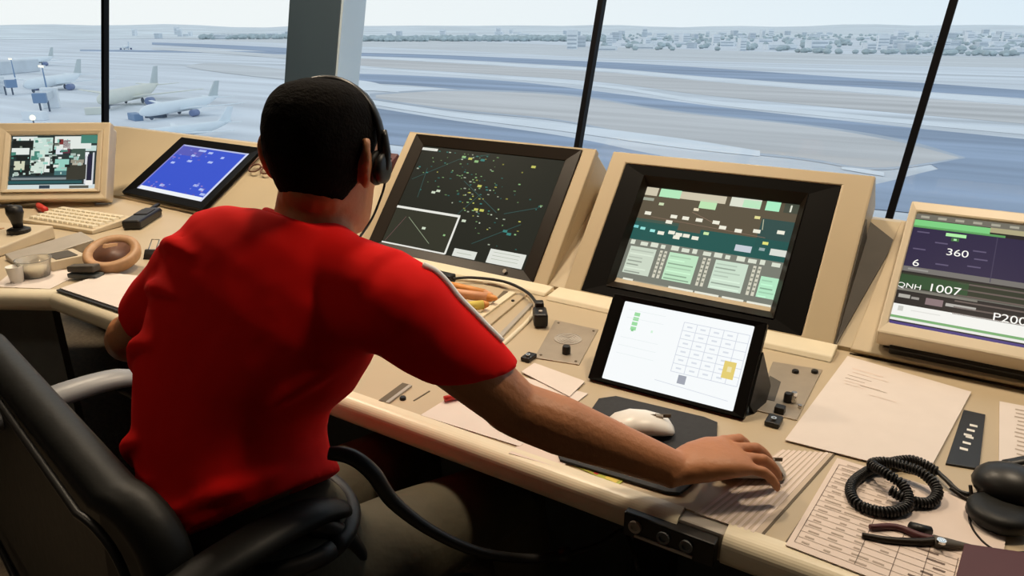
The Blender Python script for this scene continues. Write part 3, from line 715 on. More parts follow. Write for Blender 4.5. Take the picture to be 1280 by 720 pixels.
# eyeglasses-like brown clip on fascia left of head and red tag right of headphones
o = Vector((-1.778, 1.954, 0.949)); e_ = empty('red_box', o, 0, 32, label='small dark red box on the console ledge right of the headphones', cat='box')
MB().box(-.03, .05, -.035, .03, 0, .04).build('body', M['maroon'], e_, bevel=.004)
MB().box(-.02, .04, -.03, .0, .04, .043).build('label', M['black'], e_)
o = Vector((-2.350, 1.856, 0.889)); e_ = empty('reading_glasses', o, 0, 32, label='brown framed glasses on the fascia left of the man\'s head', cat='glasses')
for s in (-1, 1): MB().tube([(s * .035 + .028 * math.cos(a), .022 * math.sin(a), .012) for a in [2 * math.pi * k / 20 for k in range(21)]], .0035, 6).build('rim', M['brownwood'], e_, smooth=True)
MB().tube([(-.065, 0, .014), (-.07, .06, .012), (-.06, .10, .006)], .003, 6).build('temple', M['brownwood'], e_, smooth=True)
MB().tube([(.065, 0, .014), (.07, .06, .012), (.06, .10, .006)], .003, 6).build('temple', M['brownwood'], e_, smooth=True)
MB().tube([(-.008, .004, .013), (.0, .009, .014), (.008, .004, .013)], .003, 6).build('bridge', M['brownwood'], e_, smooth=True)

# ================================================================== displays
def housing_body(m, x0, x1, v0, v1, back, y_drop=.10):
    """beige wedge in display space: front face at z=0, back leans down"""
    pass
# ---- radar display (dark, square map) ------------------------------------------------
d3 = empty('radar_display', (-1.597, 1.63, .75), 0, 50, label='large dark radar display with scattered coloured blips right of the man\'s head', cat='display')
fr = ring_frame(-.034, -.012, .672, .440, .036, .044, .009, .012, -.022, .002, .0015); fr.build('housing', M['housing'], d3, bevel=.003)
m = MB(); m.loft([[(-.031, -.008, -.022), (.669, -.008, -.022), (.669, -.008, -.06), (-.031, -.008, -.06)], [(-.031, .437, -.022), (.669, .437, -.022), (.669, .437, -.20), (-.031, .437, -.20)]])
m.build('housing_back', M['housing'], d3, bevel=.006)
ring_frame(.0005, -.001, .6285, .4325, .044, .048, .037, .034, -.02, .006, -.004).build('bezel', M['bezel'], d3, bevel=.002)
sx0, sy0, sx1, sy1 = .044, .033, .581, .396
A = Art(sx0, sy0, sx1, sy1, -.006)
A.rect(0, 0, 1, 1, (.013, .016, .012), 0)
random.seed(21)
G_, W_, Y_, TL = (.28, .50, .22), (.62, .70, .55), (.55, .55, .12), (.04, .22, .20)
for (a, b, c, d) in ((.02, .35, .30, .10), (.30, .10, .50, .02), (.62, .86, .88, .62), (.55, .40, .45, .62), (.75, .55, .95, .45), (.40, .30, .70, .55), (.10, .22, .12, .52)):
    A.line(a, b, c, d, .0022, (.03, .085, .08))
for k in range(150):
    cx_, cy_ = random.choice([(.5, .45), (.5, .45), (.55, .3), (.35, .12), (.25, .3), (.75, .6)])
    a = min(.96, max(.03, random.gauss(cx_, .13))); b = min(.84, max(.04, random.gauss(cy_, .14)))
    if a < .5 and b > .6: continue
    c = random.choice([G_, G_, W_, Y_, TL, TL]); f = random.uniform(.4, 1.0)
    A.dot(a, b, random.uniform(.003, .009), random.uniform(.002, .0045), tuple(x * f for x in c))
for a, b, c in ((.33, .07, G_), (.38, .08, Y_), (.43, .1, G_), (.47, .08, TL), (.82, .09, Y_), (.25, .43, W_), (.22, .45, W_), (.52, .33, Y_), (.56, .55, Y_), (.6, .55, Y_), (.8, .7, TL), (.83, .72, TL), (.51, .67, W_)):
    A.dot(a, b, .015, .008, c)
A.rect(.0, .64, .47, .995, (.028, .030, .020), 2)
for (a, b, c, d, w) in ((0, .637, .475, .637, .008), (.47, .637, .475, .995, .007), (0, .993, .475, .993, .005)):
    A.line(a, b, c, d, w, (.80, .80, .74), 4)
A.line(.12, .72, .34, .93, .002, (.25, .3, .2), 4); A.dot(.26, .8, .014, .008, W_, 5); A.dot(.42, .83, .008, .006, G_, 5); A.line(.02, .98, .1, .72, .0015, (.2, .1, .1), 4)
A.rect(.525, .925, .68, .995, (.72, .74, .68), 4); A.rect(.755, .87, .985, .995, (.74, .76, .70), 4)
for b in (.895, .925, .955): A.line(.78, b, .95, b, .0012, (.35, .4, .3), 5)
A.line(.55, .96, .65, .96, .0015, (.35, .4, .3), 5)
A.rect(.0, .018, .12, .044, (.78, .78, .72), 4); A.line(.01, .03, .1, .03, .001, (.4, .4, .35), 5)
A.m.build('screen', M['screen'], d3)
MB().lathe([(.006, 0), (.006, .002)], 14, Matrix.Translation((.53, .016, .0062))).build('power_button', M['grey'], d3)

# ---- ground-movement display in its deep beige housing --------------------------------
d4 = empty('surveillance_display', (-.873, 1.63, .75), 0, 50, label='beige console display with green and brown flight-strip picture in a deep black frame', cat='display')
ring_frame(0, -.006, .688, .440, .050, .070, .034, .014, -.04, .0, .0).build('housing', M['housing'], d4, bevel=.004)
m = MB(); m.loft([[(0, -.002, -.04), (.688, -.002, -.04), (.688, -.002, -.046), (0, -.002, -.046)], [(0, .438, -.04), (.688, .438, -.04), (.688, .438, -.15), (0, .438, -.15)]])
m.build('housing_back', M['housing'], d4, bevel=.004)
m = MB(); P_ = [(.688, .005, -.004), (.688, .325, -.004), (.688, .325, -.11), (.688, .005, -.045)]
m.loft([[(x + .0005, b, c) for x, b, c in P_], [(x + .003, b, c) for x, b, c in P_]]); m.build('side_shade', M['shade_grey'], d4)  # dark sheet puts the gap's shade on the tan housing side
ring_frame(.050, .009, .6165, .406, .066, .070, .032, .032, -.04, -.003, -.006).build('surround', M['bezel_dark'], d4, bevel=.001)
ring_frame(.114, .037, .548, .376, .010, .016, .021, .024, -.035, -.002, -.026).build('bezel', M['bezel'], d4, bevel=.001)
A = Art(.122, .060, .534, .3545, -.030)
A.rect(0, 0, 1, 1, (.105, .085, .055), 0)
A.rect(0, .36, 1, .56, (.015, .095, .085), 1); A.rect(.0, .33, .30, .38, (.05, .095, .075), 1); A.rect(.80, .17, 1, .45, (.03, .075, .07), 1); A.rect(.3, .34, .45, .40, (.105, .085, .055), 2)
A.rect(0, .55, 1, 1, (.19, .20, .165), 2)
PG, PW, PB = (.45, .80, .50), (.72, .74, .62), (.62, .56, .42)
for r in ((.0, .0, .09, .085, PB), (.105, .0, .25, .085, PG), (.25, .005, .55, .08, PB), (.39, .06, .50, .15, (.5, .78, .45)), (.58, .0, .77, .09, PW), (.66, .01, .77, .085, PG), (.80, .0, .885, .09, (.40, .85, .55)), (.91, .0, 1, .09, (.06, .07, .05))):
    A.rect(*r[:4], r[4], 3)
A.rect(.945, .015, .955, .08, PW, 4); A.rect(.0, .11, .08, .14, (.35, .38, .3), 3)
for a, b in ((.07, .27), (.25, .27), (.33, .27), (.42, .27), (.53, .27), (.58, .31), (.68, .32), (.79, .30), (.93, .28), (.23, .33), (.2, .45), (.27, .43), (.32, .44), (.37, .44), (.43, .45), (.31, .47)):
    A.dot(a, b, .018, .010, (.85, .83, .70), 4)
for a, b, c in ((.14, .16, (.6, .7, .45)), (.38, .17, (.8, .7, .5)), (.77, .17, (.75, .7, .3)), (.49, .39, (.6, .8, .4)), (.86, .40, (.75, .75, .2)), (.02, .42, (.2, .6, .6)), (.07, .43, (.3, .75, .7)), (.14, .44, (.35, .8, .75)), (.85, .46, (.3, .4, .4))):
    A.dot(a, b, .014, .008, c, 4)
A.rect(.69, .45, .79, .51, (.55, .60, .66), 4); A.rect(.9, .44, 1., .5, (.7, .72, .66), 4)
A.line(.81, .18, .82, .28, .002, (.5, .5, .35), 4); A.line(.36, .2, .6, .32, .0012, (.3, .2, .14), 3); A.line(.1, .3, .85, .35, .0012, (.26, .17, .12), 3)
for k in range(14):
    a = .02 + .07 * k; A.rect(a, .555 + .008 * (k % 2), a + (.05 if k % 3 else .03), .60, (.70, .74, .62), 4)
for a0, a1, b0, c in ((.03, .21, .62, (.60, .68, .56)), (.30, .49, .62, (.52, .78, .54)), (.60, .80, .62, (.60, .74, .60)), (.89, 1., .70, (.46, .80, .55))):
    A.rect(a0, b0, a1, .89, c, 4)
    for k in range(7):
        b = b0 + .03 + .036 * k
        if b < .88: f = random.choice([.5, .75, 1.2]); A.rect(a0 + .01, b, a0 + (a1 - a0) * random.uniform(.5, .95), b + .012, tuple(x * f for x in c), 5)
for a in (.235, .265, .52, .55, .83, .86):
    A.rect(a, .62, a + .018, .89, (.66, .64, .52), 4)
    for k in range(6): A.rect(a + .002, .64 + .04 * k, a + .016, .655 + .04 * k, (.25, .26, .2), 5)
for a0, a1 in ((.05, .12), (.36, .52), (.53, .68), (.7, .83), (.85, .99)): A.rect(a0, .94, a1, .985, (.80, .80, .68), 4)
A.rect(.13, .95, .35, .975, (.35, .34, .26), 4)
A.m.build('screen', M['screen'], d4)

# ---- weather display at the right edge ----------------------------------------------
y_, z_ = fas(0)
d5 = empty('weather_display', (-.15, 1.64, .75), 0, 32, label='beige flat display with large white readouts at the right edge', cat='display')
ring_frame(.047, .008, .60, .419, .017, .03, .031, .036, .02, .067, .062).build('housing', M['housing_pale'], d5, bevel=.005)
MB().box(.065, .58, .03, .40, .018, .05).build('back', M['housing'], d5, bevel=.004)
MB().box(.075, .57, -.002, .395, .0, .03).build('mount', M['black'], d5, bevel=.003)
MB().box(.062, .585, .010, .03, .012, .045).build('underside_shade', M['black'], d5, bevel=.003)  # black filler standing for the shade beneath the display
X0, Y0, X1, Y1 = .064, .044, .57, .388
A = Art(X0, Y0, X1, Y1, .056)
A.rect(0, 0, 1, 1, (.012, .010, .012), 0)
A.rect(0, .0, 1, .055, (.16, .15, .12), 1)
for k in range(14): A.rect(.02 + .07 * k, .018, .055 + .07 * k, .04, (.40, .38, .30), 2)
A.rect(0, .06, .30, .125, (.20, .62, .22), 1); A.rect(.30, .055, 1, .10, (.42, .38, .22), 1); A.rect(0, .115, .36, .135, (.10, .32, .10), 1)
A.rect(0, .135, 1, .535, (.020, .014, .055), 1)
A.rect(.135, .155, .215, .185, (.42, .85, .38), 3); A.rect(.16, .195, .19, .225, (.05, .16, .05), 3); A.dot(.175, .21, .006, .006, (.4, .8, .4), 4)
for a in (.33, .62): A.rect(a, .135, a + .004, .535, (.05, .04, .09), 2)
for a, b in ((.02, .17), (.02, .33), (.25, .28), (.26, .35), (.10, .25), (.12, .44), (.24, .42)): A.rect(a, b, a + .05, b + .012, (.11, .09, .17), 2)
A.rect(0, .50, 1, .545, (.17, .16, .15), 2); A.rect(.02, .515, .10, .53, (.3, .29, .27), 3)
A.rect(0, .56, 1, .70, (.020, .028, .016), 2); A.rect(0, .575, .26, .68, (.02, .07, .025), 3)
for k in range(6): A.rect(.22, .575 + .05 * k, 1, .588 + .05 * k, (.13, .10, .09), 3)
A.rect(0, .70, .30, .715, (.20, .19, .16), 3); A.rect(0, .69, 1, .70, (.14, .14, .12), 3)
A.rect(.01, .745, .055, .775, (.42, .40, .36), 3); A.rect(.115, .745, .18, .80, (.24, .17, .18), 3); A.rect(.19, .76, .3, .785, (.45, .43, .40), 3); A.rect(.06, .755, .09, .775, (.3, .28, .26), 3)
A.rect(0, .83, 1, .925, (.88, .88, .84), 3); A.rect(.02, .845, .04, .885, (.6, .6, .56), 4); A.rect(.07, .865, .18, .872, (.72, .72, .68), 4)
A.rect(0, .925, 1, .945, (.18, .40, .16), 3); A.rect(0, .945, 1, .965, (.80, .80, .76), 3); A.rect(0, .975, 1, 1, (.06, .04, .20), 3)
A.m.build('screen', M['screen'], d5)
tz = .0578
def t5(s, u, v, size, mm, al='CENTER'):
    pass
text('360', (*(0.162, 0.274), tz), .030, M['txt_white'], d5, 'CENTER')
text('6', (*(0.087, 0.227), tz), .030, M['txt_white'], d5, 'CENTER')
text('QNH', (*(0.085, 0.156), tz), .021, M['txt_white'], d5, 'CENTER')
text('1007', (*(0.152, 0.161), tz), .032, M['txt_white'], d5, 'CENTER')
text('P2000', (*(0.246, 0.110), tz), .030, M['txt_white'], d5, 'LEFT')

# ---- white touch tablet on its stand in front -----------------------------------------
dt = empty('touch_tablet', (-.58, 1.205, .752), 1.5, 52, label='upright black-framed tablet with a bright white form on its screen', cat='tablet')
ring_frame(0, -.008, .3145, .180, .028, .022, .011, .008, -.016, .003, .001).build('bezel', M['bezel_dark'], dt, bevel=.002)
MB().box(.004, .311, -.004, .176, -.042, -.016).build('back_shell', M['black'], dt, bevel=.006)
m = MB(); m.loft([[(.10, .03, -.04), (.21, .03, -.04), (.21, .13, -.04), (.10, .13, -.04)], [(.08, -.065, -.12), (.24, -.065, -.12), (.24, .06, -.157), (.08, .06, -.157)]]); m.build('stand', M['black'], dt, bevel=.004)
m = MB(); m.loft([[(.315, .02, -.010), (.318, .02, -.010), (.318, .125, -.010), (.315, .125, -.010)], [(.315, .0, -.065), (.335, .0, -.065), (.335, .08, -.08), (.315, .08, -.08)]]); m.build('side_bracket', M['black'], dt)
A = Art(.028, -.001, .2925, .170, -.001)
A.rect(0, 0, 1, 1, (.93, .96, .97), 0)
for k in range(4): A.rect(.105, .12 + .06 * k, .15, .165 + .06 * k, (.34, .72, .36), 2); 
A.rect(.115, .33, .135, .36, (.25, .6, .28), 3)
A.rect(.27, .30, .285, .33, (.65, .9, .68), 2)
GR = (.62, .66, .74)
for a in (.50, .60, .70, .80, .90, .985): A.line(a, .12, a, .72, .0012, GR)
for b in (.12, .22, .32, .42, .52, .62, .72): A.line(.50, b, .985, b, .0012, GR)
for a in (.53, .63, .73, .83):
    for b in (.16, .26, .36, .46, .56, .66): A.rect(a, b, a + .04, b + .02, (.70, .74, .80), 2)
A.rect(.86, .46, .945, .66, (.78, .62, .18), 3); A.rect(.89, .52, .92, .58, (.86, .76, .42), 4)
A.rect(.565, .74, .625, .84, (.36, .38, .44), 3); A.line(.4, .86, .95, .90, .001, GR)
for b in (.1, .2, .45, .55, .65): A.line(.05, b, .35, b, .0008, (.78, .84, .84))
A.m.build('screen', M['screen'], dt)

# ---- blue touch display let into the left fascia --------------------------------------
d2 = empty('blue_touch_display', (-3.0, 1.665, .766), -1.5, 32, label='flat touch display with blue picture set in the left fascia', cat='display')
def shear(m, k=.075):
    m.v = [(p[0] + k * p[1] + .045 - .06 * p[1], p[1], p[2]) if False else (p[0], p[1], p[2]) for p in m.v]; return m
ring_frame(.0, -.018, .562, .346, .060, .052, .038, .040, .0, .016, .012).build('bezel', M['bezel_dark'], d2, bevel=.002)
A = Art(.060, .022, .510, .308, .011)
A.rect(0, 0, 1, 1, (.45, .50, .75), 0)
A.rect(.02, .03, .97, .93, (.035, .085, .60), 1); A.rect(.0, .93, 1, 1, (.85, .88, .92), 1); A.rect(0, 0, .02, 1, (.25, .25, .62), 1)
A.rect(.97, 0, 1, 1, (.62, .66, .88), 1)
A.rect(.02, .03, .40, .22, (.09, .10, .48), 2)
random.seed(8)
for a, b, w in ((.36, .08, .05), (.30, .20, .025), (.62, .28, .03), (.33, .32, .03), (.12, .40, .025), (.72, .16, .02), (.74, .75, .03), (.86, .80, .03), (.93, .88, .03), (.30, .86, .03), (.5, .1, .03)):
    A.dot(a, b, w, .012, (.42, .52, .90), 3)
for k in range(40):
    a, b = random.choice([(random.uniform(.03, .5), random.uniform(.05, .35)), (random.uniform(.03, .4), random.uniform(.8, .92)), (random.uniform(.7, .95), random.uniform(.7, .92))])
    A.dot(a, b, random.uniform(.006, .018), .006, random.choice([(.18, .22, .7), (.12, .10, .45), (.3, .2, .55)]), 3)
A.m.build('screen', M['screen'], d2)

# ---- camera-picture monitor at the far left ------------------------------------------
d1 = empty('video_monitor', (-3.245, 1.296, .80), 35.7, 61.75, label='beige monitor showing a busy black, white and green picture at the far left', cat='monitor')
ring_frame(-.05, -.032, .410, .292, .052, .029, .036, .033, -.03, .006, .0).build('housing', M['housing_pale'], d1, bevel=.006)
MB().box(-.048, .402, -.030, .284, -.075, -.03).build('housing_back', M['housing_pale'], d1, bevel=.01)
m = MB(); m.loft([[(.05, -.025, -.05), (.33, -.025, -.05), (.33, -.025, -.10), (.05, -.025, -.10)], [(.03, -.05, -.03), (.35, -.05, -.03), (.35, -.10, -.14), (.03, -.10, -.14)]]); m.build('foot', M['housing'], d1)
ring_frame(.0, .0, .383, .258, .020, .022, .018, .014, -.02, .010, .004).build('bezel', M['housing_pale'], d1, bevel=.003)
A = Art(.018, .012, .363, .242, -.004)
A.rect(0, 0, 1, 1, (.02, .035, .035), 0)
random.seed(5)
WHT, BLK, TEA, GRN = (.75, .80, .76), (.010, .014, .014), (.30, .60, .52), (.06, .22, .17)
for r in ((.02, .03, .30, .10, WHT), (.02, .12, .26, .23, BLK), (.26, .05, .48, .36, (.55, .72, .66)), (.5, .03, .92, .26, WHT), (.80, .0, 1., .16, GRN), (.02, .24, .22, .36, WHT), (.08, .38, .24, .46, BLK), (.24, .28, .40, .70, (.62, .74, .66)), (.28, .30, .34, .5, GRN), (.06, .48, .18, .64, (.62, .64, .48)), (.18, .55, .25, .75, BLK), (.34, .40, .46, .68, WHT), (.32, .52, .40, .72, (.04, .02, .03)), (.47, .05, .52, .70, BLK), (.52, .20, .60, .36, (.7, .75, .8)), (.60, .1, .68, .34, (.12, .03, .05)), (.54, .08, .6, .18, (.2, .03, .03)), (.52, .45, .68, .66, TEA), (.52, .66, .68, .74, (.06, .16, .17)), (.70, .26, .86, .46, (.05, .09, .07)), (.70, .46, .85, .52, (.3, .28, .22)), (.66, .55, .88, .82, (.04, .04, .03)), (.72, .52, .84, .56, (.45, .42, .34)), (.80, .32, .90, .40, (.8, .84, .86)), (.84, .20, .98, .30, (.55, .7, .66)), (.86, .38, .885, .9, (.66, .68, .72)), (.89, .36, .94, .95, (.015, .015, .04)), (.945, .33, .965, .95, (.6, .62, .66)), (.0, .75, .86, .80, (.03, .05, .06)), (.04, .78, .8, .82, (.22, .26, .27)), (.0, .84, .84, .89, (.02, .09, .10)), (.0, .91, 1, 1, (.62, .70, .70)), (.36, .92, .48, .98, (.03, .05, .07)), (.7, .93, .92, .98, (.10, .10, .08)), (.88, .84, .96, .93, (.85, .85, .82)), (.84, .14, .9, .24, BLK), (.1, .66, .2, .72, BLK)):
    A.rect(*r[:4], r[4], 1 + (len(A.m.f) % 12))
for k in range(90):
    a, b = random.uniform(.02, .80), random.uniform(.04, .72); c = random.choice([WHT, BLK, BLK, TEA, GRN, (.4, .5, .45), (.5, .66, .6), (.2, .24, .2)])
    A.rect(a, b, a + random.uniform(.01, .06), b + random.uniform(.015, .07), c, 13 + k % 11)
A.m.build('screen', M['screen'], d1)

# ================================================================== the controller
HEAD = Vector((-0.813, 0.752, 1.234)); C7 = Vector((-0.828, 0.719, 1.153))
SR = Vector((-0.645, 0.697, 1.064)); SL = Vector((-0.976, 0.642, 1.075))
EL_R = Vector((-0.507, 0.809, 0.883)); WR = Vector((-0.289, 0.917, 0.792))
EL_L = Vector((-1.189, 0.622, 0.904)); WR_L = Vector((-1.18, .90, .79))
man = empty('person', (-.86, .58, 0.0), label='man in a red short-sleeved t-shirt leaning over the desk, seen from behind', cat='person')
PO = Vector((-.86, .58, 0.0))
def pbuild(m, name, material, parent=None, **k):
    m.v = [tuple(Vector(p) - PO) for p in m.v]; return m.build(name, material, parent or man, **k)
def ering(c, ax, ay, rx, ry, n=28, pw=2.0):
    out = []
    for k in range(n):
        t = 2 * math.pi * k / n; a, b = math.cos(t), math.sin(t)
        a = math.copysign(abs(a) ** (2 / pw), a); b = math.copysign(abs(b) ** (2 / pw), b)
        out.append(Vector(c) + ax * (rx * a) + ay * (ry * b))
    return out
# torso stations: centre, half width, half depth
LAT = (SR - SL).normalized()
SP = [(Vector((-0.832, 0.559, 0.725)), .148, .116), (Vector((-0.863, 0.569, 0.765)), .141, .116), (Vector((-0.888, 0.585, 0.826)), .140, .113), (Vector((-0.900, 0.610, 0.902)), .153, .110),
      (Vector((-0.878, 0.643, 0.975)), .172, .112), (Vector((-0.855, 0.666, 1.038)), .178, .106), (Vector((-0.835, 0.685, 1.083)), .166, .092), (Vector((-0.825, 0.699, 1.116)), .126, .076), (Vector((-0.820, 0.709, 1.131)), .085, .064), (Vector((-0.819, 0.716, 1.145)), .062, .060)]
def torso(shr, n=32):
    rings = []
    for i, (c, w, d) in enumerate(SP):
        t = (SP[min(i + 1, len(SP) - 1)][0] - SP[max(i - 1, 0)][0]).normalized()
        f = min(1.0, i / 6.0)
        lx = (Vector((1, .06, 0)) * (1 - f) + LAT * f).normalized()
        lx = (lx - t * lx.dot(t)).normalized(); ly = t.cross(lx)
        rings.append(ering(c, lx, ly, w - shr, d - shr, n, 2.3))
    return rings
# --- body: head, neck, arms and hands as one skin surface
hf = Vector((-.26, .96, -.14)).normalized(); hr = Vector((.99, .13, 0)); hr = (hr - hf * hr.dot(hf)).normalized(); hu = hr.cross(hf)
def HP(r, f, u): return HEAD + hr * r + hf * f + hu * u
body = MB()
# skull slices: height, half width, front, back
SK = [(-.118, .024, .078, -.040), (-.108, .040, .088, .0), (-.092, .050, .094, -.020), (-.07, .056, .097, -.044), (-.045, .061, .097, -.062), (-.02, .066, .096, -.075), (.01, .0715, .095, -.086),
      (.04, .0725, .095, -.088), (.06, .071, .091, -.085), (.08, .065, .080, -.075), (.096, .053, .061, -.058), (.106, .034, .038, -.038), (.111, .012, .012, -.015)]
def skull(grow=0.0, keep=None):
    rings = []
    for u, w, a, b in SK:
        cf = (a + b) / 2; rr = []
        for k in range(28):
            t = 2 * math.pi * k / 28
            x = math.copysign(abs(math.cos(t)) ** .88, math.cos(t)) * (w + grow); y = cf + math.copysign(abs(math.sin(t)) ** .92, math.sin(t)) * ((a - b) / 2 + grow)
            rr.append(HP(x, y, u * (1 + grow * 6)))
        rings.append(rr)
    return rings
body.loft(skull())
# face: nose, brow, lips, chin, cheeks
body.loft([[HP(x, f, u) for x, f in ((-.008 - w, .085), (.008 + w, .085), (.005 + w * .6, .085 + d), (-.005 - w * .6, .085 + d))] for u, w, d in ((.03, .0, .012), (.0, .003, .024), (-.022, .008, .034), (-.034, .009, .022))])
for s in (-1, 1):
    body.sphere(HP(s * .031, .083, .022), .013, .011, .010, 12, 8)
    body.sphere(HP(s * .030, .088, .036), .019, .010, .008, 12, 8)
    body.sphere(HP(s * .040, .074, -.02), .020, .016, .018, 12, 8)
    # ears
    e0 = [HP(s * .074, -.006, .028), HP(s * .083, -.020, .034), HP(s * .087, -.027, .018), HP(s * .085, -.024, -.004), HP(s * .079, -.012, -.026), HP(s * .073, -.002, -.030)]
    body.tube(e0, [.006, .0065, .0065, .006, .0065, .006], 8, smooth=3)
    body.tube([HP(s * .072, -.008, .02), HP(s * .078, -.014, 0), HP(s * .072, -.006, -.02)], [.011, .012, .010], 8, smooth=3)
body.sphere(HP(0, .096, -.058), .024, .010, .006, 12, 8); body.sphere(HP(0, .094, -.068), .020, .010, .007, 12, 8); body.sphere(HP(0, .088, -.103), .022, .014, .014, 12, 8)
# neck
NB = SP[7][0]
body.tube([NB - Vector((0, 0, .03)), C7 + Vector((.004, .012, -.02)), C7 + (HEAD - C7) * .35 + Vector((.0, .012, 0)), HP(0, -.012, -.04), HP(0, -.005, .0)], [.075, .062, .056, .056, .055], 20, smooth=4)
body.loft(torso(.02))
# arms
def limb(pts, rads): body.tube(pts, rads, 18, smooth=5)
UR = (EL_R - SR); FR_ = (WR - EL_R)
limb([SR + Vector((-.04, 0, .0)), SR + UR * .15, SR + UR * .5, EL_R - UR * .12, EL_R, EL_R + FR_ * .28, EL_R + FR_ * .65, WR], [.056, .056, .050, .0435, .0425, .0445, .036, .0275])
UL = (EL_L - SL); FL = (WR_L - EL_L)
limb([SL + Vector((.04, 0, .0)), SL + UL * .15, SL + UL * .5, EL_L - UL * .1, EL_L + Vector((-.004, 0, 0)), EL_L + FL * .3, EL_L + FL * .65, WR_L], [.056, .056, .048, .042, .042, .042, .035, .027])
# hands
NAILS = []
def hand(w, d, n, side, drop=0.0, curl=1.0, spread=1.0, g=1.0):
    """w wrist, d forward, n up (back of the hand); side=+1: thumb towards n x d"""
    d = d.normalized(); n = (n - d * n.dot(d)).normalized(); s = n.cross(d) * side
    H = lambda a, b, c: w + d * (a * g) + s * (b * g) + n * (c * g)
    pr = []
    for a, b, rx, rz, c in ((-.02, .0, .027, .021, 0), (.0, .0, .028, .020, .002), (.03, .002, .036, .020, .006), (.06, .0, .042, .018, .009), (.085, -.001, .0425, .014, .008), (.097, -.001, .038, .010, .005)):
        pr.append(ering(H(a, b, c), s, n, rx * (g if a > .02 else 1), rz * (g if a > .02 else 1), 20, 2.4))
    body.loft(pr if side > 0 else [list(reversed(r)) for r in pr])
    for b, L, ang, a0, r in ((.0315, .070, .20, .088, .0086), (.0105, .078, .05, .094, .0088), (-.0115, .072, -.09, .090, .0083), (-.0325, .058, -.26, .080, .0074)):
        L *= g; r *= g
        dirv = (d * math.cos(ang * spread) + s * math.sin(ang * spread)).normalized()
        p = H(a0 - .018, b * .93, .007); pts = [p]; p = H(a0, b, .0085); pts.append(p)
        for frac, bend in ((.44, .22), (.32, .72), (.24, 1.05)):
            th = bend * curl; p = p + (dirv * math.cos(th) - n * math.sin(th)) * (L * frac); pts.append(p)
        body.tube(pts, [r * 1.08, r * 1.10, r * 1.02, r * .93, r * .74], 12, smooth=4)
        for q, rr in ((pts[1], 1.16), (pts[2], 1.08)): body.sphere(q + n * .001, r * rr, seg=10, rings=7)
        NAILS.append((pts[-1], (pts[-1] - pts[-2]).normalized(), n, r))
        body.sphere(pts[-1], r * .76, seg=10, rings=7)
    pts = [H(.012, .018, .0), H(.035, .036, -.004), H(.062, .052, -.010), H(.088, .054, -.015), H(.106, .050, -.019)]
    body.tube(pts, [.016 * g, .0150 * g, .0120 * g, .0105 * g, .0078 * g], 12, smooth=4)
    NAILS.append((pts[-1], (pts[-1] - pts[-2]).normalized(), n, .0095))
RH = Vector((-0.189, 1.027, 0.795)) - WR
hand(WR, RH, Vector((0, 0, 1)) + RH.normalized() * .16, 1, curl=1.0, spread=1.25, g=1.13)
LH = Vector((.30, .80, -.08))
hand(WR_L, LH, Vector((0, 0, 1)), -1, curl=.8)
bo = pbuild(body, 'body', M['skin'], remesh=.0034, relax=6)
m = MB()
for p, d, n, r in NAILS:
    n2 = (n - d * n.dot(d)).normalized(); s = n2.cross(d); c = p + n2 * (r * .80) - d * r * .2
    m.quad([c - s * r * .55 - d * r * .6, c + s * r * .55 - d * r * .6, c + s * r * .45 + d * r * .5 - n2 * r * .15, c - s * r * .45 + d * r * .5 - n2 * r * .15])
pbuild(m, 'finger_nails', M['nail'])
# eyes
for s in (-1, 1):
    m = MB().sphere(HP(s * .031, .0805, .022), .0118, seg=14, rings=10); e_ = pbuild(m, 'eye', M['white'], smooth=True)
    m = MB().sphere(HP(s * .031, .0905, .022), .0062, .0028, .0062, 10, 6); m.v = [tuple(Vector(p) - PO) for p in m.v]; m.build('iris', M['black'], e_)
    m = MB().tube([HP(s * .014, .0975, .042), HP(s * .030, .1, .047), HP(s * .047, .088, .043)], [.003, .0038, .002], 8, smooth=3); pbuild(m, 'eyebrow', M['hair'])
m = MB().tube([HP(-.022, .101, -.0635), HP(0, .1075, -.0628), HP(.022, .101, -.0635)], [.002, .0045, .002], 8, smooth=3); pbuild(m, 'mouth', M['maroon'])
# hair: short cap over the back and crown, down to the nape, clear of the face and ears
rings = []
hm = MB()
for j, (u, w, a, b) in enumerate(SK):
    pass
def hair_pt(u, t, grow):
    # interpolate the skull slice at height u, angle t (0 right, 90 front, 270 back)
    for i in range(len(SK) - 1):
        if SK[i][0] <= u <= SK[i + 1][0]:
            k = (u - SK[i][0]) / (SK[i + 1][0] - SK[i][0]); w, a, b = [SK[i][q] * (1 - k) + SK[i + 1][q] * k for q in (1, 2, 3)]; break
    else:
        w, a, b = SK[-1][1:]
    cf = (a + b) / 2
    x = math.copysign(abs(math.cos(t)) ** .88, math.cos(t)) * (w + grow); y = cf + math.copysign(abs(math.sin(t)) ** .92, math.sin(t)) * ((a - b) / 2 + grow)
    return x, y
NT, NU = 48, 22
outer, inner = [], []
for k in range(NT):
    t = 2 * math.pi * k / NT; sn = math.sin(t)      # sn>0 front
    jit = .004 * math.sin(k * 5.1) * (sn < -.2)
    low = jit + .062 if sn > .55 else (-.012 + (.074) * max(0, (sn + .05) / .6) if sn > -.05 else (-.012 - .043 * min(1, (-sn - .05) / .55)))
    co, ci = [], []
    for i in range(NU):
        q = i / (NU - 1); u = low + (.1105 - low) * (q ** .85)
        g = .0045 + .0035 * math.sin(q * math.pi * .5) if q > .02 else .002
        if q < .12: g = .0025 + (g - .0025) * q / .12
        x, y = hair_pt(u, t, g); lift = .007 * max(0, (u - .05) / .06)
        co.append(HP(x, y, u + lift)); x, y = hair_pt(u, t, -.008); ci.append(HP(x, y, u - .004))
    outer.append(co); inner.append(ci)
hm.v = [tuple(p) for c in outer for p in c] + [tuple(p) for c in inner for p in c]
B = NT * NU
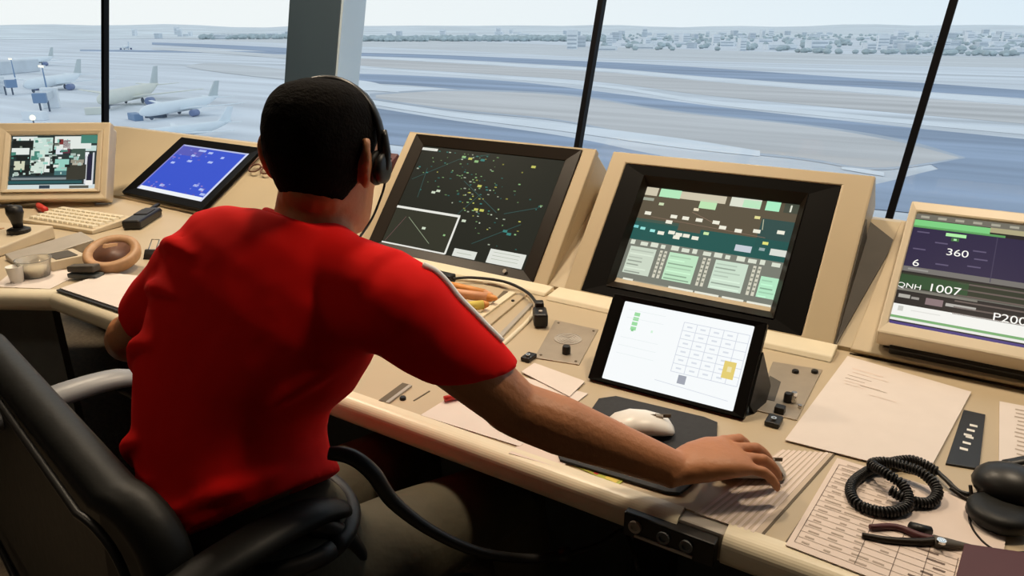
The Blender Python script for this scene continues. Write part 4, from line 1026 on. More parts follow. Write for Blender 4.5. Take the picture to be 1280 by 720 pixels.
for k in range(NT):
    k2 = (k + 1) % NT
    for i in range(NU - 1):
        hm.f.append((k * NU + i, k2 * NU + i, k2 * NU + i + 1, k * NU + i + 1)); hm.f.append((B + k * NU + i + 1, B + k2 * NU + i + 1, B + k2 * NU + i, B + k * NU + i))
    hm.f.append((B + k * NU, B + k2 * NU, k2 * NU, k * NU))
hm.f.append(tuple(k * NU + NU - 1 for k in range(NT))); hm.f.append(tuple(B + k * NU + NU - 1 for k in range(NT - 1, -1, -1)))
hm.c = [None] * len(hm.f)
hair = pbuild(hm, 'hair', M['hair'], remesh=.004, relax=3)
tx = bpy.data.textures.new('hair_noise', 'CLOUDS'); tx.noise_scale = .012
dm = hair.modifiers.new('tufts', 'DISPLACE'); dm.texture = tx; dm.strength = .0015; dm.mid_level = .5
for p in hair.data.polygons: p.use_smooth = True

# --- t-shirt
sh = MB(); TR_ = torso(-.008); sh.loft(TR_)
def sleeve(a, b, r0, r1, inward, dn=None, slant=0.0):
    d = (b - a); i0 = len(sh.v)
    sh.tube([a + inward, a + d * .08, a + d * .35, a + d * .7, b], [r0 * 1.02, r0, r0 * .93, (r0 + r1) / 2, r1], 24, smooth=4)
    if dn is not None:       # the hem runs aslant: shorter on the underside
        L = d.length; du = d / L
        for i in range(i0, len(sh.v)):
            p = Vector(sh.v[i]); t = max(0, (p - a).dot(du) / L); c = a + d * t
            sh.v[i] = tuple(p - du * (slant * max(0, t - .3) / .7 * (p - c).dot(dn) / r1))
RS_END = SR + UR * .64
sleeve(SR, RS_END, .072, .0545, Vector((-.06, .0, -.012)), Vector((-.35, -.5, -.79)), .045)
LS_END = SL + UL * .70
sleeve(SL, LS_END, .068, .057, Vector((.06, 0, -.012)))
# shoulder yoke
sh.tube([SL + Vector((0, 0, .012)), SP[7][0].lerp(SL, .5) + Vector((0, 0, -.006)), SP[8][0] + Vector((0, 0, -.035)), SP[7][0].lerp(SR, .5) + Vector((0, 0, -.008)), SR + Vector((0, 0, .010))], [.056, .060, .066, .066, .064], 20, smooth=4)
# soft pulled folds across the left side and lower back
def tor(i, deg):
    a = int(i); f = i - a; k = (deg % 360) / 360 * 32; k0 = int(k); g = k - k0
    P = lambda r: TR_[r][k0 % 32].lerp(TR_[r][(k0 + 1) % 32], g)
    return P(a).lerp(P(min(a + 1, len(TR_) - 1)), f)
for r, pts in ((.012, ((4.5, 186), (4.8, 205), (5.2, 228), (5.4, 248))), (.011, ((3.7, 188), (3.95, 210), (4.3, 235), (4.5, 255))), (.013, ((2.7, 186), (2.9, 205), (3.3, 230), (3.5, 250))),
               (.014, ((1.6, 184), (1.7, 205), (2.0, 228), (2.1, 250))), (.013, ((1.0, 190), (1.0, 212), (1.3, 238), (1.45, 262))), (.013, ((.5, 205), (.6, 232), (.75, 260), (.7, 285))),
               (.011, ((.8, 350), (.75, 325), (.8, 300), (.7, 275))), (.010, ((5.1, 350), (4.6, 335), (4.0, 325), (3.3, 322)))):
    sh.tube([tor(i, d_) for i, d_ in pts], [r * .15, r * 1.2, r * 1.35, r * .4], 8, smooth=6)
shirt = pbuild(sh, 'tshirt', M['shirt'], remesh=.006, relax=9)
tx = bpy.data.textures.new('fold_noise', 'CLOUDS'); tx.noise_scale = .11
dm = shirt.modifiers.new('folds', 'DISPLACE'); dm.texture = tx; dm.strength = .005; dm.mid_level = .5
# soft pulled folds across the left side and lower back
def fold(pts, r): 
    f = MB().tube([Vector(p) for p in pts], r, 8, smooth=6); sh.v += f.v
# collar
cpts = []
cax = (HEAD - C7).normalized()
cc = SP[9][0] + Vector((.003, .006, -.010))
lx = (LAT - cax * LAT.dot(cax)).normalized(); ly = cax.cross(lx)
m = MB().tube([cc + lx * (.073 * math.cos(t)) + ly * (.066 * math.sin(t)) + cax * (-.022 * math.sin(t) * (1 if math.sin(t) > 0 else .3)) for t in [2 * math.pi * k / 40 for k in range(41)]], .0062, 10)
pbuild(m, 'collar', M['shirt'], smooth=True)
# white piping along the top of the right sleeve
def piping(a, b, r0, r1, up, n=22, t0=.0, t1=1.0):
    d = b - a; q = []
    for k in range(n + 1):
        t = t0 + (t1 - t0) * k / n; r = r0 * (1 - t) + r1 * t
        q.append(a + d * t + up * r)
    return q
ax = UR.normalized(); from mathutils.bvhtree import BVHTree
bpy.context.view_layer.update()
bvh = BVHTree.FromObject(shirt, bpy.context.evaluated_depsgraph_get())
upv = Vector((.50, .36, .84)); upv = (upv - ax * upv.dot(ax)).normalized()
for off, nm in ((0.0, 'sleeve_stripe'),):
    pth = []
    for k in range(31):
        t = -.02 + .99 * k / 30; c = SR.lerp(RS_END, t) - PO; hit = bvh.ray_cast(c + upv * .25, -upv)
        if hit[0] is not None: pth.append(hit[0] + PO + upv * .0015)
    m = MB().tube(pth, .0055, 8); st = pbuild(m, nm, M['stripe'], smooth=True)
    tag(st, 'white stripe along the sleeve')

# --- trousers, belt, shoes
HIPC = Vector((-0.827, 0.562, 0.725)) + Vector((.0, .01, -.05))
tr = MB()
tr.loft([ering(HIPC + Vector((0, 0, dz)), Vector((1, .05, 0)), Vector((-.05, 1, 0)), w, d_, 28, 2.3) for dz, w, d_ in ((.06, .150, .112), (.02, .165, .128), (-.04, .178, .140), (-.10, .178, .140), (-.13, .15, .12))])
for s in (-1, 1):
    hip = HIPC + Vector((s * .088, .02, -.075)); knee = HIPC + Vector((s * .13 + .05, .44, -.115)); ank = knee + Vector((s * .02, .06, -.43 + .02))
    tr.tube([hip, hip.lerp(knee, .35), hip.lerp(knee, .75), knee], [.096, .092, .076, .068], 20, smooth=4)
    tr.tube([knee, knee.lerp(ank, .3), knee.lerp(ank, .8), ank], [.066, .064, .052, .055], 20, smooth=4)
pbuild(tr, 'trousers', M['trousers'], remesh=.009, relax=8)
m = MB().tube([HIPC + Vector((.158 * math.cos(t), .120 * math.sin(t), .044)) for t in [2 * math.pi * k / 40 for k in range(41)]], .014, 8, flat=1.0)
pbuild(m, 'belt', M['belt'], smooth=True)
for s in (-1, 1):
    knee = HIPC + Vector((s * .13 + .05, .44, -.115)); ank = knee + Vector((s * .02, .06, -.43 + .02))
    q = MB()
    zf = .045
    q.loft([ering(Vector((ank.x, ank.y + dy, zf + dz)), Vector((1, 0, 0)), Vector((0, 0, 1)), w, h, 18, 2.6) for dy, w, h, dz in ((-.07, .025, .025, .01), (-.05, .037, .042, .0), (.0, .042, .052, .012), (.08, .046, .040, .0), (.15, .042, .03, -.012), (.19, .024, .016, -.025))])
    o = pbuild(q, 'shoe', M['shoe'], smooth=True)

# ================================================================== headset worn by the man
hs = empty('headset', tuple(HEAD), label='black headset with thin boom cable worn on the man\'s head', cat='headset')
def hb(m, name, material, **k):
    m.v = [tuple(Vector(p) - HEAD) for p in m.v]; return m.build(name, material, hs, **k)
q = []
for k in range(25):
    t = math.pi * k / 24
    q.append(HP(.088 * math.cos(t), .018 - .004 * math.sin(t), .012 + .107 * math.sin(t) ** .8))
m = MB().tube(q, .0055, 10, flat=1.6, upv=tuple(hf)); hb(m, 'headband', M['black'], smooth=True)
for s in (-1, 1):
    Rm = Matrix.Translation(HP(s * .079, .010, -.004)) @ Matrix((( *(hf), 0), (*(hu), 0), (*(hr * s), 0), (0, 0, 0, 1))).transposed()
    m = MB().lathe([(.016, 0), (.024, .002), (.026, .006), (.024, .010), (.016, .012)], 22, Rm); hb(m, 'ear_cushion', M['leather'], smooth=True)
    m = MB().lathe([(.020, .010), (.023, .013), (.022, .019), (.015, .022), (.005, .023)], 22, Rm); hb(m, 'ear_cup', M['black'], smooth=True)
    m = MB().tube([HP(s * .098, .010, -.006), HP(s * .098, .012, .018), HP(s * .090, .018, .05)], [.006, .007, .005], 8, smooth=3); hb(m, 'yoke', M['black'], smooth=True)
m = MB().tube([HP(-.10, .024, -.02), HP(-.105, .055, -.045), HP(-.085, .105, -.07), HP(-.045, .128, -.075)], [.0035, .003, .003, .003], 8, smooth=5); hb(m, 'microphone_boom', M['black'], smooth=True)
m = MB().sphere(HP(-.04, .129, -.075), .010, .008, .008, 12, 8); hb(m, 'microphone', M['black'], smooth=True)
m = MB().tube([HP(.097, .012, -.022), (-0.722, 0.779, 1.193), (-0.721, 0.753, 1.160), (-0.717, 0.721, 1.139), (-0.708, 0.697, 1.128), (-0.715, 0.718, 1.099), (-0.768, 0.801, 1.048)], .0018, 6, smooth=6); hb(m, 'cable', M['black'], smooth=True)

# ================================================================== office chair
ch = empty('office_chair', (-1.02, .615, 0.0), -9, label='black leather office chair with grey armrest the man sits on', cat='chair')
CO = Vector((-1.02, .615, 0.0))
def cb(m, name, material, **k):
    return m.build(name, material, ch, **k)
m = MB(); rr = []
for z, w, y, d_ in ((.42, .22, -.255, .030), (.47, .255, -.265, .038), (.56, .282, -.255, .040), (.66, .292, -.235, .040), (.75, .290, -.215, .038), (.81, .272, -.202, .034), (.84, .235, -.196, .026), (.85, .17, -.193, .012)):
    rr.append([Vector((w * (math.copysign(abs(math.cos(t)) ** .75, math.cos(t))), y - .045 * math.cos(t) ** 2 * -1 + d_ * math.copysign(abs(math.sin(t)) ** .8, math.sin(t)), z)) for t in [2 * math.pi * k / 36 for k in range(36)]])
m = MB(); N1 = 44
OUT = round_rect(-.60, .40, .295, .865, .10, 10)
def backy(x, z): return -.235 + .055 * min(1.0, ((x + .03) / .33) ** 2) + .10 * (z - .55)
rr = []
for dy, ins in ((-.042, .045), (-.050, .030), (-.046, .010), (-.030, .0), (.0, .0), (.010, .010), (.014, .030), (.012, .06)):
    rr.append([Vector((-.1525 + (x + .1525) * (1 - ins / .4475), backy(x, z) + dy, .6325 + (z - .6325) * (1 - ins / .2325))) for x, z in OUT])
m.loft(rr); cb(m, 'backrest', M['leather'], smooth=True)
m = MB(); q = [Vector((x, backy(x, z) - .052, z)) for x, z in round_rect(-.565, .44, .26, .83, .09, 10)]; q.append(q[0])
for k in range(0):
    t = math.pi * (-.06 + 1.12 * k / 30); q.append((.290 * math.copysign(abs(math.cos(t)) ** .6, math.cos(t)), -.258 + .045 * math.cos(t) ** 2, .56 + .285 * max(0, math.sin(t)) ** .6 if math.sin(t) > 0 else .56 + .2 * math.sin(t)))
m.tube(q, .006, 8); cb(m, 'piping', M['black'], smooth=True)
m = MB(); m.loft([[(p[0], p[1], z) for p in round_rect(-.25 + i, -.22 + i, .25 - i, .27 - i, .09)] for z, i in ((.40, .03), (.42, .005), (.46, .0), (.485, .01), (.495, .05))]); cb(m, 'seat', M['leather'], smooth=True)
def armrest(s, zt, mm, x):
    e_ = None
    m = MB().tube([(s * x, -.27, zt - .05), (s * x, -.21, zt - .012), (s * x, -.10, zt), (s * x * .99, .0, zt - .004), (s * x * .98, .06, zt - .03)], [.022, .030, .034, .032, .020], 14, smooth=5, flat=.55)
    a_ = cb(m, 'armrest', M[mm], smooth=True)
    m = MB().tube([(s * x, .0, zt - .012), (s * x * 1.03, .06, zt - .10), (s * x * 1.0, .08, .52), (s * x * .75, .04, .42), (s * .14, .0, .40)], [.018, .018, .018, .018, .02], 12, smooth=5); m.build('armrest_post', M['black'], a_, smooth=True)
    m = MB().tube([(s * x, -.12, zt - .012), (s * x * 1.02, -.17, zt - .12), (s * x * 1.0, -.10, .52), (s * x * .75, -.02, .42)], [.018, .018, .018, .018], 12, smooth=5); m.build('armrest_post', M['black'], a_, smooth=True)
armrest(1, .775, 'leather', .325); armrest(-1, .765, 'armgrey', .345)
MB().lathe([(.03, .10), (.03, .25), (.022, .25), (.022, .40), (.08, .40)], 18).build('gas_column', M['black'], ch)
for k in range(5):
    a = 2 * math.pi * k / 5 + .3; dx, dy = math.cos(a), math.sin(a)
    l_ = MB().tube([(.02 * dx, .02 * dy, .12), (.18 * dx, .18 * dy, .10), (.31 * dx, .31 * dy, .075)], [.026, .022, .017], 10, smooth=3).build('leg', M['black'], ch, smooth=True)
    MB().lathe([(.018, -.022), (.03, -.018), (.03, .018), (.018, .022)], 16, Matrix.Translation((.31 * dx, .31 * dy, .03)) @ Matrix.Rotation(a, 4, 'Z') @ Matrix.Rotation(RAD(90), 4, 'X')).build('caster', M['black'], l_)

# hanging lead from the man's waist to the jack box
o = Vector((-.60, .70, .60)); e_ = empty('headset_lead', tuple(o), label='thick black lead sagging from the man\'s waist to the jack box', cat='cable')
q = [(-0.691, 0.603, 0.854), (-0.663, 0.619, 0.848), (-0.640, 0.634, 0.821), (-0.619, 0.651, 0.769), (-0.580, 0.688, 0.710), (-0.533, 0.744, 0.653), (-0.489, 0.816, 0.609), (-0.458, 0.867, 0.594)]
MB().tube([Vector(p) - o for p in q], [.010, .012, .012, .011, .009, .008, .008, .008], 10, smooth=8).build('sheath', M['black'], e_, smooth=True)
q = [(-0.460, 0.866, 0.594), (-0.442, 0.878, 0.596)]
MB().tube([Vector(p) - o for p in q], [.012, .012], 10).build('joint', M['black'], e_, smooth=True)
q = [(-0.445, 0.877, 0.596), (-0.408, 0.916, 0.604), (-0.381, 0.952, 0.618), tuple(Vector((-.315, .853, .643)))]
MB().tube([Vector(p) - o for p in q], .0042, 8, smooth=6).build('thin_lead', M['black'], e_, smooth=True)

# ================================================================== airfield outside, 31 m below the cab
GZ = -30.0
def ground_mat(name, color, var, scale, stretch=(1, 1, 1), rough=.9):
    m = mat(name, color, rough, var=var, scale=scale)
    t = m.node_tree; mp = t.nodes.new('ShaderNodeMapping'); mp.inputs['Scale'].default_value = stretch
    mp.inputs['Rotation'].default_value = (0, 0, RAD(-32))
    tc = [n for n in t.nodes if n.type == 'TEX_COORD'][0]; nz = [n for n in t.nodes if n.type == 'TEX_NOISE'][0]
    t.links.new(tc.outputs['Object'], mp.inputs['Vector']); t.links.new(mp.outputs['Vector'], nz.inputs['Vector'])
    return m
GM = dict(
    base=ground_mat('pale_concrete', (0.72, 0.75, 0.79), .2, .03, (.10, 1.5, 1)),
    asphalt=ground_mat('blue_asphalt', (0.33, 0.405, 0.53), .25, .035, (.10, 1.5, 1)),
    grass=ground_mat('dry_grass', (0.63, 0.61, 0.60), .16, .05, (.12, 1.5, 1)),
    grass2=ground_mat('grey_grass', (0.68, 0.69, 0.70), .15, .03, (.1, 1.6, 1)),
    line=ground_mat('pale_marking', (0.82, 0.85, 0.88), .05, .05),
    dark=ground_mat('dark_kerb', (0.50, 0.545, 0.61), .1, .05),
    far=ground_mat('haze_pale_fields', (0.74, 0.78, 0.80), .2, .004, (.4, 1.5, 1)),  # pale haze put into the base colour
    tree=mat('haze_tinted_trees', (0.48, 0.555, 0.57), 1.0, var=.2, scale=.05),  # crowns paled to carry the haze in their colour
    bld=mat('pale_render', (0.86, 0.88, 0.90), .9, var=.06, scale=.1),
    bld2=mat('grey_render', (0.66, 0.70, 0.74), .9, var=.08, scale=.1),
    bwin=mat('building_windows', (0.50, 0.55, 0.60), .5),
    hull=mat('aircraft_white', (0.82, 0.87, 0.90), .5, var=.03, scale=.3),
    hull2=mat('aircraft_cream', (0.74, 0.74, 0.66), .5, var=.03, scale=.3),
    tail=mat('aircraft_tail', (0.56, 0.61, 0.61), .5, var=.03, scale=.3),
    engine=mat('aircraft_engine', (0.20, 0.25, 0.42), .5),
    jet=mat('blue_grey_steel', (0.20, 0.30, 0.46), .6), jetd=mat('dark_steel', (0.10, 0.13, 0.18), .6),
)
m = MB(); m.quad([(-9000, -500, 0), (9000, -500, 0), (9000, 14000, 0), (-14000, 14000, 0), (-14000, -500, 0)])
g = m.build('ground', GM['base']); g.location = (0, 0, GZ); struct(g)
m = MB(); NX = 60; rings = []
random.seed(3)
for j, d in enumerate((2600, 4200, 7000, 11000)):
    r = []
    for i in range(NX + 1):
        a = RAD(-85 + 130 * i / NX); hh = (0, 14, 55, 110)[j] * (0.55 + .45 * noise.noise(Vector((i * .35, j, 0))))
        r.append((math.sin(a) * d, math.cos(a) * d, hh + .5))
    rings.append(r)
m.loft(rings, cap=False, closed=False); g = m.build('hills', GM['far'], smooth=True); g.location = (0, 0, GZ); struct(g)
def spline(pts, n=8):
    pts = [Vector((p[0], p[1])) for p in pts]; out = []
    for a in range(len(pts) - 1):
        p0, p1, p2, p3 = pts[max(a - 1, 0)], pts[a], pts[a + 1], pts[min(a + 2, len(pts) - 1)]
        for k in range(n):
            t = k / n; out.append(0.5 * ((2 * p1) + (p2 - p0) * t + (2 * p0 - 5 * p1 + 4 * p2 - p3) * t * t + (3 * p1 - p0 - 3 * p2 + p3) * t ** 3))
    return out + [pts[-1]]
LAY = [0]
def strip(name, far_edge, near_edge, material, label=None):
    """a band of ground between two edges; each band lies a little higher than the last"""
    LAY[0] += 1; z = GZ + .012 * LAY[0]
    A, B = spline(far_edge), spline(near_edge); n = max(len(A), len(B))
    def res(L):
        return [L[min(len(L) - 1, round(i * (len(L) - 1) / (n - 1)))] for i in range(n)]
    A, B = res(A), res(B); m = MB(); m.v = [(p.x, p.y, z) for p in A] + [(p.x, p.y, z) for p in B]
    m.f = [(i, n + i, n + i + 1, i + 1) for i in range(n - 1)]; m.c = [None] * len(m.f)
    return struct(m.build(name, GM[material]), label)
# far grass beyond the runway
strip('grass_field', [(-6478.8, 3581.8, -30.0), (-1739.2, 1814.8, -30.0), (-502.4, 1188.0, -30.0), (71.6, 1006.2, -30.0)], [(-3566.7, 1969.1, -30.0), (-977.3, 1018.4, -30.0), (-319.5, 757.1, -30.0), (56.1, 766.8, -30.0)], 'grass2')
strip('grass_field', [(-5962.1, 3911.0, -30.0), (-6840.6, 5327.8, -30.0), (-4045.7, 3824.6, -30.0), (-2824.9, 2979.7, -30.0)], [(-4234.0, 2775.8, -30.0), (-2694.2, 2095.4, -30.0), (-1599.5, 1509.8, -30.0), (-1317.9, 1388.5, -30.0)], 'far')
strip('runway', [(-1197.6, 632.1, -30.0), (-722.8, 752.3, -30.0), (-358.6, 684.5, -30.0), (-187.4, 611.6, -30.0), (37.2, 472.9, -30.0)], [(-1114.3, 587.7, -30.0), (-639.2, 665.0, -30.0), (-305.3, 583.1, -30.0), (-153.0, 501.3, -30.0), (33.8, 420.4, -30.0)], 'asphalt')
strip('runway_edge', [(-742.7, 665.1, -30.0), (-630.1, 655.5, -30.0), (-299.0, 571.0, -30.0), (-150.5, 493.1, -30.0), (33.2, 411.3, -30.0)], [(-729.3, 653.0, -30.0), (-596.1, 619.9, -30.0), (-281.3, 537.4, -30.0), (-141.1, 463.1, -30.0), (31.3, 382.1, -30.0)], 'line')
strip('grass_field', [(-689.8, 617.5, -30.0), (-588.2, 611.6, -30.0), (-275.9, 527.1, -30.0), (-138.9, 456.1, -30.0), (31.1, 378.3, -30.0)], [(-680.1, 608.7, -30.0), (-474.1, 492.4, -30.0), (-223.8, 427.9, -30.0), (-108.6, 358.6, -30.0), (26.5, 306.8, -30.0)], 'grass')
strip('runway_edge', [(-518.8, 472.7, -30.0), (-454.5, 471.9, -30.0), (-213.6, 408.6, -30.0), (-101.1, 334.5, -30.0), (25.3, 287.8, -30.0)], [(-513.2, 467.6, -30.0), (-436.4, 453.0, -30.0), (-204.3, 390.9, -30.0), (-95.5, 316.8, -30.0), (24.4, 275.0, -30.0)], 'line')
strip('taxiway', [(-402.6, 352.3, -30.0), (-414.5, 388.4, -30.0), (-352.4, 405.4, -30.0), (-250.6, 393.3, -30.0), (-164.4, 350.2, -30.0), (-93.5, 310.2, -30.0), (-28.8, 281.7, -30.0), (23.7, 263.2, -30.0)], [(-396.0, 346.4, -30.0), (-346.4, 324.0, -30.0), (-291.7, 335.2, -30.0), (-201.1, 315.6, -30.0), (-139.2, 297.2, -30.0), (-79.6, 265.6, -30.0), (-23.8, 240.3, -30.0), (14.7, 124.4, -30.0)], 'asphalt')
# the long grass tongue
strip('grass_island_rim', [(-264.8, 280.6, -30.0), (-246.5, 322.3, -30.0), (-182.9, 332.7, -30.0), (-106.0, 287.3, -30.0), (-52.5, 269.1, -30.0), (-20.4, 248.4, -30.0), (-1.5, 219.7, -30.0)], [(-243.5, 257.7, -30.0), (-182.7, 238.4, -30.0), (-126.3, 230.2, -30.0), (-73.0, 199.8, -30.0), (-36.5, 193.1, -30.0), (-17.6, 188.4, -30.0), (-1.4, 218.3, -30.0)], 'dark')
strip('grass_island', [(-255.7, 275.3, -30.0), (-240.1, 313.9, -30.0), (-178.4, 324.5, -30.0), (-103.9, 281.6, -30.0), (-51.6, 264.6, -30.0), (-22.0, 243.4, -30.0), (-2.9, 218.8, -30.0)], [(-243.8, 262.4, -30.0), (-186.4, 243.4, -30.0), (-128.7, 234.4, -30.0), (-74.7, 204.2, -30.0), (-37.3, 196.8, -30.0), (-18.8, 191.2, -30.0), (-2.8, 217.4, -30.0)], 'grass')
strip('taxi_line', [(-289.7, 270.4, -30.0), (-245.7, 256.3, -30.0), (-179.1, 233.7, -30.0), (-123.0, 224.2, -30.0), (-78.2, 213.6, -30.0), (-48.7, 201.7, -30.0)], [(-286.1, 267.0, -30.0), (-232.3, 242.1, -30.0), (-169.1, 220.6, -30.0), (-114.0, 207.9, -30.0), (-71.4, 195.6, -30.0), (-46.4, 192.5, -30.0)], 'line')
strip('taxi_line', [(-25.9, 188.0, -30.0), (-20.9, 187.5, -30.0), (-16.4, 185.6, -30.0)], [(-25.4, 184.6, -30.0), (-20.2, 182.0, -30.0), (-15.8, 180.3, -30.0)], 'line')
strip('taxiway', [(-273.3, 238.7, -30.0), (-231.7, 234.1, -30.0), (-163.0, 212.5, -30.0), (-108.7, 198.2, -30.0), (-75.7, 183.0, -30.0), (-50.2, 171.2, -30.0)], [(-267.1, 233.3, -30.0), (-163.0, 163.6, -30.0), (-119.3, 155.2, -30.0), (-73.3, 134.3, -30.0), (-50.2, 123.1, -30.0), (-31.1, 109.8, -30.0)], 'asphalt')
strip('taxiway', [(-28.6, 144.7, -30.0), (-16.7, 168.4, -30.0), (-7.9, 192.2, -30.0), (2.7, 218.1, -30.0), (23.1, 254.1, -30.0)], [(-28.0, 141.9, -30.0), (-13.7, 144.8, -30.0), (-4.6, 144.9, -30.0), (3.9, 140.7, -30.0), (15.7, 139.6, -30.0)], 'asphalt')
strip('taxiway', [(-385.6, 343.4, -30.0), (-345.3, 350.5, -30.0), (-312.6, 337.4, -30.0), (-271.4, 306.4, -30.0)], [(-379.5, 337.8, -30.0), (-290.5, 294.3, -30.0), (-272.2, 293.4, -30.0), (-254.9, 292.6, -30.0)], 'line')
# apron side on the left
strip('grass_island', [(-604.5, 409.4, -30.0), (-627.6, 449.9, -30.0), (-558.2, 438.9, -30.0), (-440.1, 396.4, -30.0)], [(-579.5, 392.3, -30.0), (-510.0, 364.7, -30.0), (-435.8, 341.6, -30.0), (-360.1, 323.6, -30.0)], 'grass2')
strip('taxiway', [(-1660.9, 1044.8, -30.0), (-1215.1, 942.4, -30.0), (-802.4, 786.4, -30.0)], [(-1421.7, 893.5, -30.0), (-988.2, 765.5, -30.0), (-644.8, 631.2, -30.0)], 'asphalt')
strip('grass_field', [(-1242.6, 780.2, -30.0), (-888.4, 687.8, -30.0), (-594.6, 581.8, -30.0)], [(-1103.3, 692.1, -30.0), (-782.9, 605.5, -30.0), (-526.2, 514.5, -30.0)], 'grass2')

# ---- aircraft on the apron
def aircraft(length, hullm, tailm, label, tail, nose, group=None):
    a, b = Vector(tail), Vector(nose); d = b - a
    e = empty('airliner', (*((a + b) / 2).xy, GZ + .3), math.degrees(math.atan2(-d.x, d.y)), label=label, cat='aircraft', group=group)
    L = length; R = L * .048; zc = R * 1.55
    prof = ((-.5, .10, .75), (-.44, .35, .55), (-.34, .72, .28), (-.22, .97, .04), (-.1, 1, 0), (.3, 1, 0), (.40, .92, -.03), (.455, .68, -.12), (.485, .40, -.22), (.5, .08, -.30))
    MB().loft([[Vector((R * r * math.cos(t), L * y, zc + R * dz + R * r * math.sin(t))) for t in [2 * math.pi * k / 20 for k in range(20)]] for y, r, dz in prof]).build('fuselage', hullm, e, smooth=True)
    for s in (-1, 1):
        q = MB(); ro, ti = L * .15, L * .045
        q.loft([[(s * x, y0, z0), (s * x, y0 - c, z0), (s * x, y0 - c, z0 + h), (s * x, y0, z0 + h)] for x, y0, c, z0, h in ((R * .6, L * .10, L * .19, zc - R * .55, L * .012), (L * .16, -L * .005, L * .09, zc - R * .3, L * .008), (L * .45, -L * .16, L * .04, zc + R * .25, L * .004))])
        q.build('wing', hullm, e)
        q = MB(); q.loft([[(s * x, y0, z0), (s * x, y0 - c, z0), (s * x, y0 - c, z0 + h), (s * x, y0, z0 + h)] for x, y0, c, z0, h in ((R * .2, -L * .40, L * .085, zc + R * .5, L * .006), (L * .16, -L * .47, L * .04, zc + R * .75, L * .003))])
        q.build('tailplane', hullm, e)
        MB().lathe([(.012 * L, -.05 * L), (.026 * L, -.03 * L), (.028 * L, .03 * L), (.024 * L, .045 * L), (.018 * L, .045 * L)], 16, Matrix.Translation((s * L * .145, L * .045, zc - R * 1.05)) @ Matrix.Rotation(RAD(-90), 4, 'X')).build('engine', GM['engine'], e, smooth=True)
    q = MB(); q.loft([[(-.006 * L, y0, z), (.006 * L, y0, z), (.006 * L, y0 - c, z), (-.006 * L, y0 - c, z)] for y0, c, z in ((-.34 * L, .15 * L, zc + R * .7), (-.375 * L, .115 * L, zc + R * 1.2), (-.475 * L, .06 * L, zc + L * .165))]); q.build('tail_fin', tailm, e)
    for x, y in ((0, .38), (-.06, -.03), (.06, -.03)):
        MB().lathe([(R * .42, -.2), (R * .42, .2)], 12, Matrix.Translation((x * L, y * L, R * .42)) @ Matrix.Rotation(RAD(90), 4, 'Y')).build('wheel', GM['jetd'], e)
        MB().box(x * L - .15, x * L + .15, y * L - .15, y * L + .15, R * .3, zc - R * .7).build('gear_strut', GM['jetd'], e)
    return e
aircraft(46, GM['hull'], GM['tail'], 'white airliner with grey fin parked nearest the grey column, above the lowest one', (-266.4, 196.8, -25.5), (-247.9, 143.0, -25.5))
aircraft(60, GM['hull2'], GM['tail'], 'cream airliner parked across the thin mullion with its grey fin right of it', (-341.7, 222.3, -25.5), (-285.4, 145.2, -25.5))
aircraft(34, GM['hull'], GM['hull'], 'pale airliner lowest in the window, just above the beige console', (-198.7, 147.1, -26.0), (-199.3, 113.9, -26.0))
aircraft(60, GM['hull'], GM['tail'], 'pale airliner parked behind the jet bridges at the far left', (-446.4, 237.2, -25.5), (-401.9, 177.8, -25.5))
aircraft(50, GM['hull'], GM['hull'], 'small distant white airliner right of the thin mullion near the horizon', (-1011.6, 620.4, -26.0), (-1240.0, 708.0, -26.0))
aircraft(60, GM['hull'], GM['tail'], 'distant white airliner left of the thin mullion above the jet bridges', (-736.9, 368.9, -26.0), (-687.7, 303.4, -26.0))

# ---- apron clutter on the left
def block(name, p, w, d, h, yaw, material, label, cat, z=0.0, extra=None, group=None):
    e = empty(name, (p[0], p[1], GZ + z), yaw, label=label, cat=cat, group=group)
    MB().box(-w / 2, w / 2, -d / 2, d / 2, 0, h).build('body', material, e, bevel=min(w, d, h) * .05, segs=1)
    return e
def jet_bridge(p, yaw, L, label):
    e = empty('jet_bridge', (p[0], p[1], GZ), yaw, label=label, cat='jet bridge')
    MB().box(-L / 2, L / 2, -1.6, 1.6, 4.2, 7.2).build('tunnel', GM['bld2'], e, bevel=.15, segs=1)
    MB().box(L / 2, L / 2 + 3.5, -2.3, 2.3, 3.9, 7.6).build('cab', GM['jet'], e, bevel=.2, segs=1)
    MB().box(-L / 2 - 4, -L / 2, -3, 3, 0, 8.2).build('rotunda', GM['bld'], e, bevel=.2, segs=1)
    for s in (-1, 1): MB().box(L * .28 - .3, L * .28 + .3, s * 1.5 - .3, s * 1.5 + .3, 0, 4.2).build('leg', GM['jetd'], e)
    for k in range(5): MB().box(-L * .4 + k * L * .18, -L * .4 + k * L * .18 + L * .1, -1.66, -1.6, 5.4, 6.5).build('window', GM['bwin'], e)
    return e
jet_bridge((-415.8, 178.8, -30.0), -10, 20, 'grey jet bridge with dark windows at the far left of the apron')
jet_bridge((-319.6, 151.2, -30.0), -35, 18, 'blue-ended jet bridge left of the cream airliner')
block('apron_truck', (-289.2, 132.1, -30.0), 9, 3, 3.2, 20, GM['bld'], 'white truck on the apron just above the left monitor', 'truck')
block('apron_truck', (-258.6, 151.6, -30.0), 8, 3, 2.4, -15, GM['jet'], 'dark blue loader under the wing of the white airliner', 'truck')
block('apron_truck', (-259.4, 160.0, -30.0), 7, 3, 2.0, 30, GM['jetd'], 'low dark tug behind the blue loader on the apron', 'truck')
block('apron_truck', (-289.3, 153.4, -30.0), 6, 3, 2.6, 60, GM['hull2'], 'cream van at the nose of the cream airliner', 'truck')
block('terminal_pier', (-607.6, 265.4, -30.0), 60, 14, 9, -55, GM['bld2'], 'pale grey terminal pier at the far left edge', 'building')
